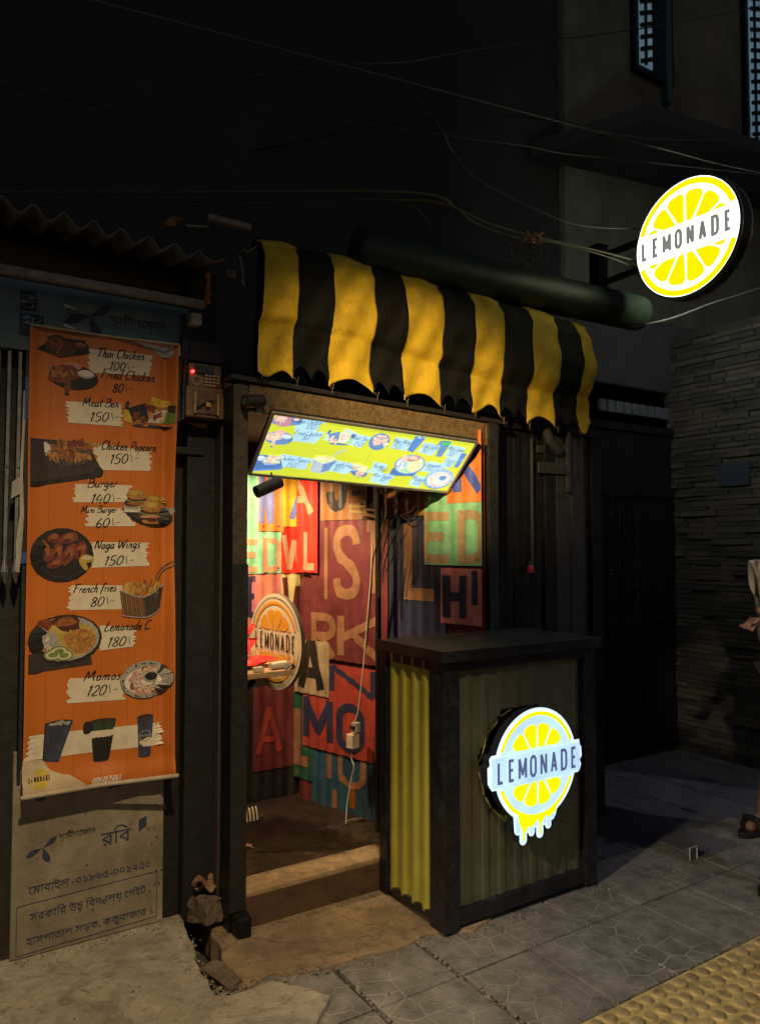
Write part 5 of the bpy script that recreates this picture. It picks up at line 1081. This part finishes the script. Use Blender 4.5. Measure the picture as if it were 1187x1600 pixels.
mb = MB(); mb.bar((1.26, 2.83, 2.72), (1.26, 2.86, 2.16), .02, .02); mb.build('side_arm', M_black, t); mb = MB(); mb.bar((3.08, 2.83, 2.66), (3.08, 2.87, 2.12), .02, .02); mb.build('side_arm', M_black, t)
# green pipe above it
M_pipe = pm('dark_green_pipe', (.019, .031, .014), .5, .0, var=.3, sc=9, bump=.06, bsc=70, spots=.3, spec=.6)
mb = MB(); n = 40; xs = [1.72 + (3.60 - 1.72) * k / n for k in range(n + 1)]
pts = [(x, 2.83, 2.782 + .018 * (x - 1.15)) for x in xs] + [(3.625, 2.83, 2.8265), (3.64, 2.83, 2.8265), (3.645, 2.83, 2.8265)]
mb.tube(pts, [.098] * (n + 1) + [.09, .07, .04], 0, 32)
tag(mb.build('roller_pipe', M_pipe, smooth=True), 'thick dark green pipe lying along the top of the awning', 'pipe')

# ------------------------------------------------------------------ projecting round sign
t = thing('sign_post', 'short black square post on the green pipe holding the round sign', 'post', (3.30, 2.85, 2.93))
mb = MB(); mb.box(3.265, 2.815, 2.915, 3.34, 2.885, 3.155); mb.prism([(3.262, 2.812), (3.343, 2.812), (3.343, 2.888), (3.262, 2.888)], lambda u, v, h: Vector((u, v, h)), 3.155, 3.16); mb.poly([(3.262, 2.812, 3.16), (3.343, 2.812, 3.16), (3.30, 2.85, 3.18)]); mb.poly([(3.343, 2.812, 3.16), (3.343, 2.888, 3.16), (3.30, 2.85, 3.18)]); mb.poly([(3.262, 2.888, 3.16), (3.262, 2.812, 3.16), (3.30, 2.85, 3.18)]); mb.poly([(3.343, 2.888, 3.16), (3.262, 2.888, 3.16), (3.30, 2.85, 3.18)])
mb.build('post', M_black, t, bevel=.003)
for z in (3.105, 2.955):
    mb = MB(); mb.bar((3.325, 2.83, z), (3.325, 2.53, z), .028, .028); mb.build('arm', M_black, t)
t = thing('projecting_sign', 'bright round yellow lemon lightbox sign sticking out over the street', 'lightbox sign', (3.33, 2.28, 2.72))
fp = frame((3.28, 2.283, 3.012), (0, -1, 0), Z, (-1, 0, 0)); r0 = .288
M_pw = em('round_sign_white', (.88, 1.0, .86), 2.4, .2, 5); M_pb = em('round_sign_back_boost', (.92, 1.0, .90), 17.0, .04, 3); M_py = em('round_sign_yellow', (1.0, .86, .0), 1.05, .05, 4); M_pl = em('round_sign_letters', (.28, .26, .25), .75, .12, 14)  # unseen back face boosted far above the front to light the building wall
mb = MB(); N_ = 72
ring = lambda r, h: [fp(r * math.cos(2 * math.pi * k / N_), r * math.sin(2 * math.pi * k / N_), h if h > -.05 else h + .036) for k in range(N_)]
i = mb.add(ring(r0, .004)); j = mb.add(ring(r0 + .006, .002)); l = mb.add(ring(r0 + .006, -.122)); q_ = mb.add(ring(r0, -.124))
for a, b in ((i, j), (j, l), (l, q_)):
    for k in range(N_): w = (k + 1) % N_; mb.f.append([a + k, b + k, b + w, a + w]); mb.m.append(0)
mb.build('case', pm('sign_drum', (.035, .037, .035), .35, .3), t)
mb = MB()
for h in (.0, -.112):
    i = mb.add(ring(r0 + .0065, h)); j = mb.add(ring(r0 + .0105, h)); l = mb.add(ring(r0 + .0105, h - .010)); q_ = mb.add(ring(r0 + .0065, h - .010))
    for a, b in ((i, j), (j, l), (l, q_), (q_, i)):
        for k in range(N_): w = (k + 1) % N_; mb.f.append([a + k, b + k, b + w, a + w]); mb.m.append(0)
mb.build('rim', pm('bright_rim', (.65, .66, .60), .25, .7), t)
for h0, h1 in ((-.001, .0), (-.085, -.084)):
    mb = MB(); mb.prism(disc_pts(r0, 72), fp, h0, h1, 0); mb.build('lit_face', M_pw if h1 == 0 else M_pb, t)
mb = MB(); lemon_slice(mb, fp, r0, .079, .0025, 0, ring=(.885, .985), seg=(.10, .80)); mb.build('lemon_slice', M_py, t)
mb = MB(); lemonade(mb, fp, -.272, .262, -.046, .056, .0045, 0, .0175); mb.build('lettering', M_pl, t)
mb = MB(); mb.poly([fp(-.02, r0 + .01, -.02), fp(.05, r0 + .006, -.02), fp(.018, r0 + .035, -.05)]); mb.build('top_lug', M_black, t, solid=.004)

# ------------------------------------------------------------------ overhead wires
M_wire = pm('grey_wire', (.035, .035, .035), .4); M_wirel = pm('pale_wire', (.10, .10, .09), .4); M_olw = pm('olive_wire', (.12, .11, .055), .5)
GW = 'overhead wires above the kiosk'
cable('overhead_wire', [(-3, 2.6, 2.9), (0, 2.6, 3.255), (1.5, 2.6, 3.435), (2.30, 2.6, 3.53), (2.525, 2.6, 3.556), (3.0, 2.6, 3.612), (3.63, 2.6, 3.685), (4.5, 2.6, 3.80), (7.5, 2.6, 4.3)], .0034, M_wirel, 'straight bright wire slanting above the round sign, highest on the right', 'wire', GW)
cable('overhead_wire', [(-2.5, 2.6, 2.72), (.4, 2.6, 3.03), (1.84, 2.6, 3.267), (2.511, 2.6, 3.392), (2.77, 2.6, 3.429), (3.4, 2.6, 3.56), (6, 2.6, 4.1)], .0032, M_wire, 'thin dim wire running level just below the bright straight one', 'wire', GW)
cable('overhead_wire', [(2.6, 4.44, 5.3), (2.2, 3.4, 4.2), (1.98, 2.6, 3.35), (2.066, 2.6, 3.243), (2.194, 2.6, 3.161), (2.426, 2.6, 3.117), (2.765, 2.6, 3.089), (3.0, 2.6, 3.11), (3.346, 2.6, 3.181), (3.42, 2.62, 3.19)], .0034, M_wirel, 'sagging single wire curving down to the back of round sign', 'wire', GW)
cable('overhead_wire', [(.2, 4.44, 3.3), (1.1, 3.3, 3.08), (1.84, 2.6, 2.997), (2.1, 2.6, 2.985), (2.27, 2.6, 2.963), (2.55, 2.6, 2.965), (2.97, 2.6, 2.989), (3.342, 2.6, 2.999), (3.4, 2.62, 3.0)], .0055, M_olw, 'olive wire with a taped joint lying low over the pipe', 'wire', GW)
cable('overhead_wire', [(.25, 4.44, 3.25), (1.2, 3.3, 3.05), (1.907, 2.6, 2.978), (2.2, 2.6, 2.945), (2.45, 2.6, 2.935), (2.7, 2.6, 2.966), (3.05, 2.6, 2.975), (3.4, 2.62, 2.97)], .0045, M_olw, 'second olive wire twisted under the taped joint', 'wire', GW)
cable('overhead_wire', [(3.28, 2.62, 2.645), (3.6, 2.6, 2.74), (4.0, 2.6, 2.90), (4.469, 2.6, 3.07), (6.4, 2.6, 3.8)], .006, M_wirel, 'stay wire rising to the right from the pipe end below the round sign', 'wire', GW)
cable('overhead_wire', [(.2, 2.6, 2.78), (.46, 2.6, 2.903), (1.32, 2.6, 3.361), (1.8, 2.6, 3.55), (2.274, 2.6, 3.785), (4, 2.6, 4.6), (7, 2.6, 6.2)], .003, M_wire, 'faint wire rising across the dark upper left', 'wire', GW)
cable('overhead_wire', [(.1, 4.44, 3.9), (.55, 3.0, 3.18), (.773, 2.6, 2.951), (.88, 2.6, 2.90), (.997, 2.6, 2.871), (1.539, 2.6, 2.95), (1.9, 2.62, 2.94), (2.1, 2.78, 2.905)], .003, M_wire, 'faint drooping wire over the left shop roof', 'wire', GW)
cable('overhead_wire', [(1.9, 4.44, 4.0), (2.6, 3.4, 3.95), (3.3, 3.2, 4.05), (4.2, 3.2, 4.2), (5.6, 3.2, 4.62), (7.5, 3.2, 5.2)], .005, M_wire, 'dark wire crossing the pale upper wall of concrete building', 'wire', GW)
mb = MB(); g = random.Random(31)
for k in range(9):
    c = Vector((2.56 + g.uniform(-.05, .05), 2.60, 2.95 + g.uniform(-.02, .02))); mb.tube([c, c + Vector((g.uniform(-.04, .04), -.015, g.uniform(-.03, .03))), c + Vector((g.uniform(-.05, .05), 0, g.uniform(-.03, .03)))], [.004, .006, .002], 0, 5)
tag(mb.build('taped_joint', pm('orange_tape', (.42, .17, .04), .5, var=.4)), 'orange taped knot where the olive wires join', 'wire joint')
mb = MB(); g = random.Random(33)
for k in range(13):
    c = Vector((2.56 + g.uniform(-.08, .10), 2.66, 2.90 + g.uniform(-.03, .03))); p = []; r = g.uniform(.03, .09); a0 = g.uniform(0, 6)
    for j in range(11): a = a0 + j * g.uniform(.25, .5); p.append(c + Vector((r * math.cos(a) * 1.1, g.uniform(-.02, .02), r * math.sin(a) * .8)))
    mb.tube(p, .0022, 0, 4)
tag(mb.build('wire_tangle', pm('dull_wire', (.07, .075, .05), .5)), 'messy tangle of thin wire lying on the green pipe', 'wire tangle')

# ------------------------------------------------------------------ folding shutters right of the doorway
t = thing('folding_shutter', 'tall black folded metal shutter right of the kiosk doorway', 'shutter', (2.8, 2.9, 0))
g = random.Random(44); x = 2.505
while x < 3.32:
    w = g.choice((.05, .085, .11)); mb = MB(); mb.box(x, 2.885 + g.uniform(0, .02), .015, x + w - .004, 2.93, 2.08 + g.uniform(-.01, .01)); mb.build('leaf', M_black if w < .1 else M_blackp, t, bevel=.003); x += w
mb = MB(); mb.box(2.806, 2.872, 1.38, 2.812, 2.886, 2.05); mb.box(2.516, 2.876, 1.2, 2.520, 2.886, 2.08); mb.box(3.06, 2.865, 1.78, 3.083, 2.884, 2.17); mb.build('edge_strip', pm('scuffed_edge', (.07, .07, .075), .5, .5), t)
mb = MB(); mb.box(2.50, 2.87, 2.09, 3.34, 2.95, 2.13); mb.build('top_channel', M_black, t)
mb = MB(); mb.box(2.86, 2.89, 1.98, 3.04, 2.899, 2.02); mb.tube([(2.90, 2.875, 2.11), (2.93, 2.87, 2.05), (3.0, 2.872, 1.99)], .03, 0, 10); mb.box(2.85, 2.87, 1.87, 3.05, 2.882, 1.93); mb.build('bracket', pm('dark_grey_metal', (.035, .035, .037), .6, .3), t, bevel=.004)
t = thing('padlock', 'small red padlock hanging on the black folded shutter', 'padlock', (2.785, 2.87, 1.35))
mb = MB(); mb.box(2.768, 2.858, 1.352, 2.80, 2.876, 1.388); mb.build('body', pm('red_lock', (.55, .03, .04), .4), t, bevel=.006)
mb = MB(); mb.tube([(2.775, 2.868, 1.386), (2.775, 2.868, 1.402), (2.784, 2.868, 1.410), (2.793, 2.868, 1.402), (2.793, 2.868, 1.386)], .003, 0, 6); mb.build('shackle', M_steel, t)
# ------------------------------------------------------------------ stones in the drain gap, rubbish
def stone(name, c, s, rz, mat, label, cat):
    bm = bmesh.new(); bmesh.ops.create_cube(bm, size=1); bmesh.ops.subdivide_edges(bm, edges=bm.edges[:], cuts=3, use_grid_fill=True); g = random.Random(int(c[0] * 999 + c[2] * 77))
    for v in bm.verts: v.co = Vector((v.co.x * s[0], v.co.y * s[1], v.co.z * s[2])) + Vector((g.uniform(-1, 1), g.uniform(-1, 1), g.uniform(-1, 1))) * min(s) * .10
    me = bpy.data.meshes.new(name); bm.to_mesh(me); bm.free(); me.materials.append(mat); o = bpy.data.objects.new(name, me); COL.objects.link(o); o.location = c; o.rotation_euler = rz
    md = o.modifiers.new('bevel', 'BEVEL'); md.width = min(s) * .05; md.segments = 1; md.limit_method = 'ANGLE'
    return tag(o, label, cat)
M_brick = pm('dirty_brick', (.13, .095, .065), .9, var=.4, sc=18, bump=.6, bsc=50, spots=.4)
stone('concrete_block', (1.085, 2.955, .06), (.075, .18, .09), (R(-14), R(6), R(8)), M_brick, 'rough brown block leaning in the gap at the foot of pier', 'block')
stone('brick', (1.005, 2.545, .005), (.06, .16, .05), (R(4), R(-6), R(14)), M_brick, 'broken brick lying at the front end of the drain gap', 'brick')
mb = MB(); g = random.Random(17)
pts = [(1.10 + .035 * math.cos(a) , 3.0 + .02 * math.sin(a), .150 + .02 * math.sin(2 * a) + g.uniform(-.006, .006)) for a in [k * .45 for k in range(15)]]
mb.tube(pts, [g.uniform(.006, .016) for _ in pts], 0, 6); mb.grid(lambda u, v: (1.06 + .09 * u, 2.955 + .05 * v, .135 + .02 * math.sin(7 * u) * math.cos(5 * v)), 8, 5)
tag(mb.build('rag', pm('brown_rag', (.20, .11, .06), .9, var=.5)), 'crumpled brown rag lying on the rough block', 'rag')
for (x, y) in ((1.17, 2.80),):
    mb = MB(); mb.prism([(1.145, 2.74), (1.20, 2.735), (1.205, 2.80), (1.14, 2.80)], lambda u, v, h: Vector((u, v, h)), .012, .09); mb.build('post_foot', M_black, K, bevel=.01)
t = thing('drink_carton', 'small empty clear plastic box left where the alley paving begins', 'litter', (3.26, 2.30, 0))
mb = MB(); mb.box(3.235, 2.285, .0, 3.285, 2.315, .055, 0); mb.build('body', pm('smoky_plastic', (.10, .10, .11), .2), t, bevel=.004)
mb = MB()
for a, b in (((3.233, 2.283, 0), (3.233, 2.283, .058)), ((3.287, 2.283, 0), (3.287, 2.283, .058)), ((3.233, 2.283, .058), (3.287, 2.283, .058))): mb.bar(a, b, .004, .004)
mb.build('edge', pm('bright_plastic', (.7, .65, .66), .3), t)

# ------------------------------------------------------------------ passer-by at the right edge
M_skin = pm('brown_skin', (.33, .17, .105), .5, var=.12, sc=20); M_kurta = pm('pale_kurta', (.72, .64, .5), .85, var=.12, sc=25, bump=.15, bsc=70); M_trs = pm('black_trousers', (.016, .016, .018), .85); M_hair = pm('black_hair', (.012, .010, .009), .5); M_sand = pm('black_sandal', (.015, .014, .014), .5)
def skin(name, chains, mat, parent, sub=2):
    """one continuous surface grown round a jointed skeleton; chains: lists of (id or None, point, radius)"""
    me = bpy.data.meshes.new(name); bm = bmesh.new(); lay = bm.verts.layers.skin.verify(); ids = {}; first = True; base = wloc(parent)
    for ch in chains:
        prev = None
        for idn, p, r in ch:
            if idn in ids and idn is not None: v = ids[idn]
            else:
                v = bm.verts.new(Vector(p) - base); rr = r if isinstance(r, tuple) else (r, r); v[lay].radius = rr
                if first: v[lay].use_root = True; first = False
                if idn: ids[idn] = v
            if prev is not None and prev is not v: bm.edges.new((prev, v))
            prev = v
    bm.to_mesh(me); bm.free(); me.materials.append(mat); o = bpy.data.objects.new(name, me); COL.objects.link(o); o.parent = parent
    md = o.modifiers.new('skin', 'SKIN'); md.use_smooth_shade = True; md = o.modifiers.new('sub', 'SUBSURF'); md.levels = sub; md.render_levels = sub
    return o
pp = thing('person', 'passer-by in pale loose kurta and black trousers walking at the right edge', 'person', (3.90, 2.10, 0))
PX = 3.90
body = [
 [('pel', (PX, 2.08, .90), .12), ('sp', (PX - .01, 2.08, 1.10), .115), ('ch', (PX - .03, 2.08, 1.28), .125), ('nk', (PX - .05, 2.08, 1.44), .05), (None, (PX - .07, 2.08, 1.51), .065), (None, (PX - .085, 2.08, 1.57), .088), (None, (PX - .075, 2.08, 1.63), .075)],
 [('pel', 0, 0), ('hl', (PX - .03, 1.98, .86), .085), (None, (PX - .28, 1.92, .50), .058), (None, (PX - .42, 1.90, .32), .052), (None, (PX - .52, 1.895, .13), .034), (None, (PX - .54, 1.89, .075), .036), (None, (PX - .64, 1.885, .05), .034), (None, (PX - .70, 1.88, .042), .024)],
 [('pel', 0, 0), ('hr', (PX + .02, 2.18, .86), .085), (None, (PX + .0, 2.24, .50), .058), (None, (PX + .02, 2.28, .30), .052), (None, (PX + .0, 2.31, .12), .034), (None, (PX + .0, 2.31, .08), .036), (None, (PX - .08, 2.31, .05), .034), (None, (PX - .15, 2.31, .040), .024)],
 [('ch', 0, 0), ('shl', (PX - .05, 1.91, 1.37), .06), (None, (PX - .36, 1.93, 1.29), .044), (None, (PX - .46, 1.97, 1.23), .032), (None, (PX - .515, 1.99, 1.195), .026), (None, (PX - .535, 2.0, 1.175), .030)],
 [('ch', 0, 0), ('shr', (PX - .02, 2.25, 1.36), .06), (None, (PX + .05, 2.28, 1.12), .044), (None, (PX + .02, 2.28, .88), .030), (None, (PX + .0, 2.28, .80), .034)],
]
skin('body', body, M_skin, pp)
hand = Vector((PX - .535, 2.0, 1.175))
mb = MB()
skin('hand', [[('p', hand, .024), (None, hand + Vector((-.010, .020, -.028)), .026)]] + [[('p', 0, 0), (None, hand + Vector((-.012 - .002 * k, .012 + .012 * k, -.045)), .010), (None, hand + Vector((-.028 - .004 * k, .014 + .013 * k, -.066 + .003 * k)), .0085), (None, hand + Vector((-.040 - .006 * k, .014 + .013 * k, -.072 + .008 * k)), .007)] for k in range(4)] + [[('p', 0, 0), (None, hand + Vector((-.026, -.012, -.018)), .010), (None, hand + Vector((-.050, -.014, -.030)), .0085), (None, hand + Vector((-.066, -.012, -.034)), .0065)]], M_skin, pp)
skin('kurta', [[('a', (PX, 2.08, .62), (.17, .22)), (None, (PX, 2.08, .90), (.15, .20)), (None, (PX - .01, 2.08, 1.10), (.13, .18)), ('ch', (PX - .03, 2.08, 1.30), (.135, .18)), (None, (PX - .045, 2.08, 1.41), .075)],
 [('ch', 0, 0), (None, (PX - .06, 1.90, 1.36), .078), (None, (PX - .34, 1.925, 1.29), .074), (None, (PX - .45, 1.96, 1.26), .070), (None, (PX - .50, 1.985, 1.215), .052)],
 [('ch', 0, 0), (None, (PX - .02, 2.26, 1.36), .075), (None, (PX + .05, 2.285, 1.12), .064), (None, (PX + .03, 2.285, .95), .052)]], M_kurta, pp)
skin('trousers', [[('t', (PX, 2.08, .86), .14), (None, (PX - .03, 1.97, .78), .10), (None, (PX - .28, 1.92, .48), .080), (None, (PX - .37, 1.905, .38), .074)], [('t', 0, 0), (None, (PX + .03, 2.18, .78), .10), (None, (PX + .0, 2.24, .48), .080), (None, (PX + .02, 2.27, .34), .074)]], M_trs, pp)
skin('hair', [[(None, (PX - .05, 2.08, 1.56), .078), (None, (PX - .06, 2.08, 1.62), .090), (None, (PX - .085, 2.08, 1.665), .060)]], M_hair, pp)
mb = MB(); hx = PX - .085
for y in (2.05, 2.11): mb.blob(y, 1.585, .014, .008, lambda u, v, h: Vector((hx - .092 + h, u, v)), -.001, 0, seg=10, rings=1)
mb.tube([(hx - .088, 2.08, 1.585), (hx - .108, 2.08, 1.56), (hx - .09, 2.08, 1.55)], [.008, .013, .008], 0, 8); mb.tube([(hx - .082, 2.06, 1.525), (hx - .088, 2.08, 1.527), (hx - .082, 2.10, 1.525)], .006, 0, 6)
for y in (1.99, 2.17): mb.tube([(hx + .02, y, 1.55), (hx + .015, y, 1.60)], .013, 0, 8)
mb.build('face', M_skin, pp, smooth=True)
for fx, fy in ((PX - .62, 1.885), (PX - .08, 2.31)):
    mb = MB(); mb.prism([(fx + (.145 if math.cos(a) > 0 else .135) * math.cos(a), fy + .05 * math.sin(a)) for a in [k * .2618 for k in range(24)]], lambda u, v, h: Vector((u, v, h)), .002, .030)
    mb.tube([(fx - .03, fy - .05, .03), (fx - .035, fy - .03, .085), (fx - .035, fy + .03, .085), (fx - .03, fy + .05, .03)], .018, 0, 8); mb.tube([(fx + .07, fy - .05, .03), (fx + .10, fy - .04, .075), (fx + .145, fy, .085), (fx + .10, fy + .04, .075), (fx + .07, fy + .05, .03)], .014, 0, 8); mb.build('sandal', M_sand, pp, bevel=.004)
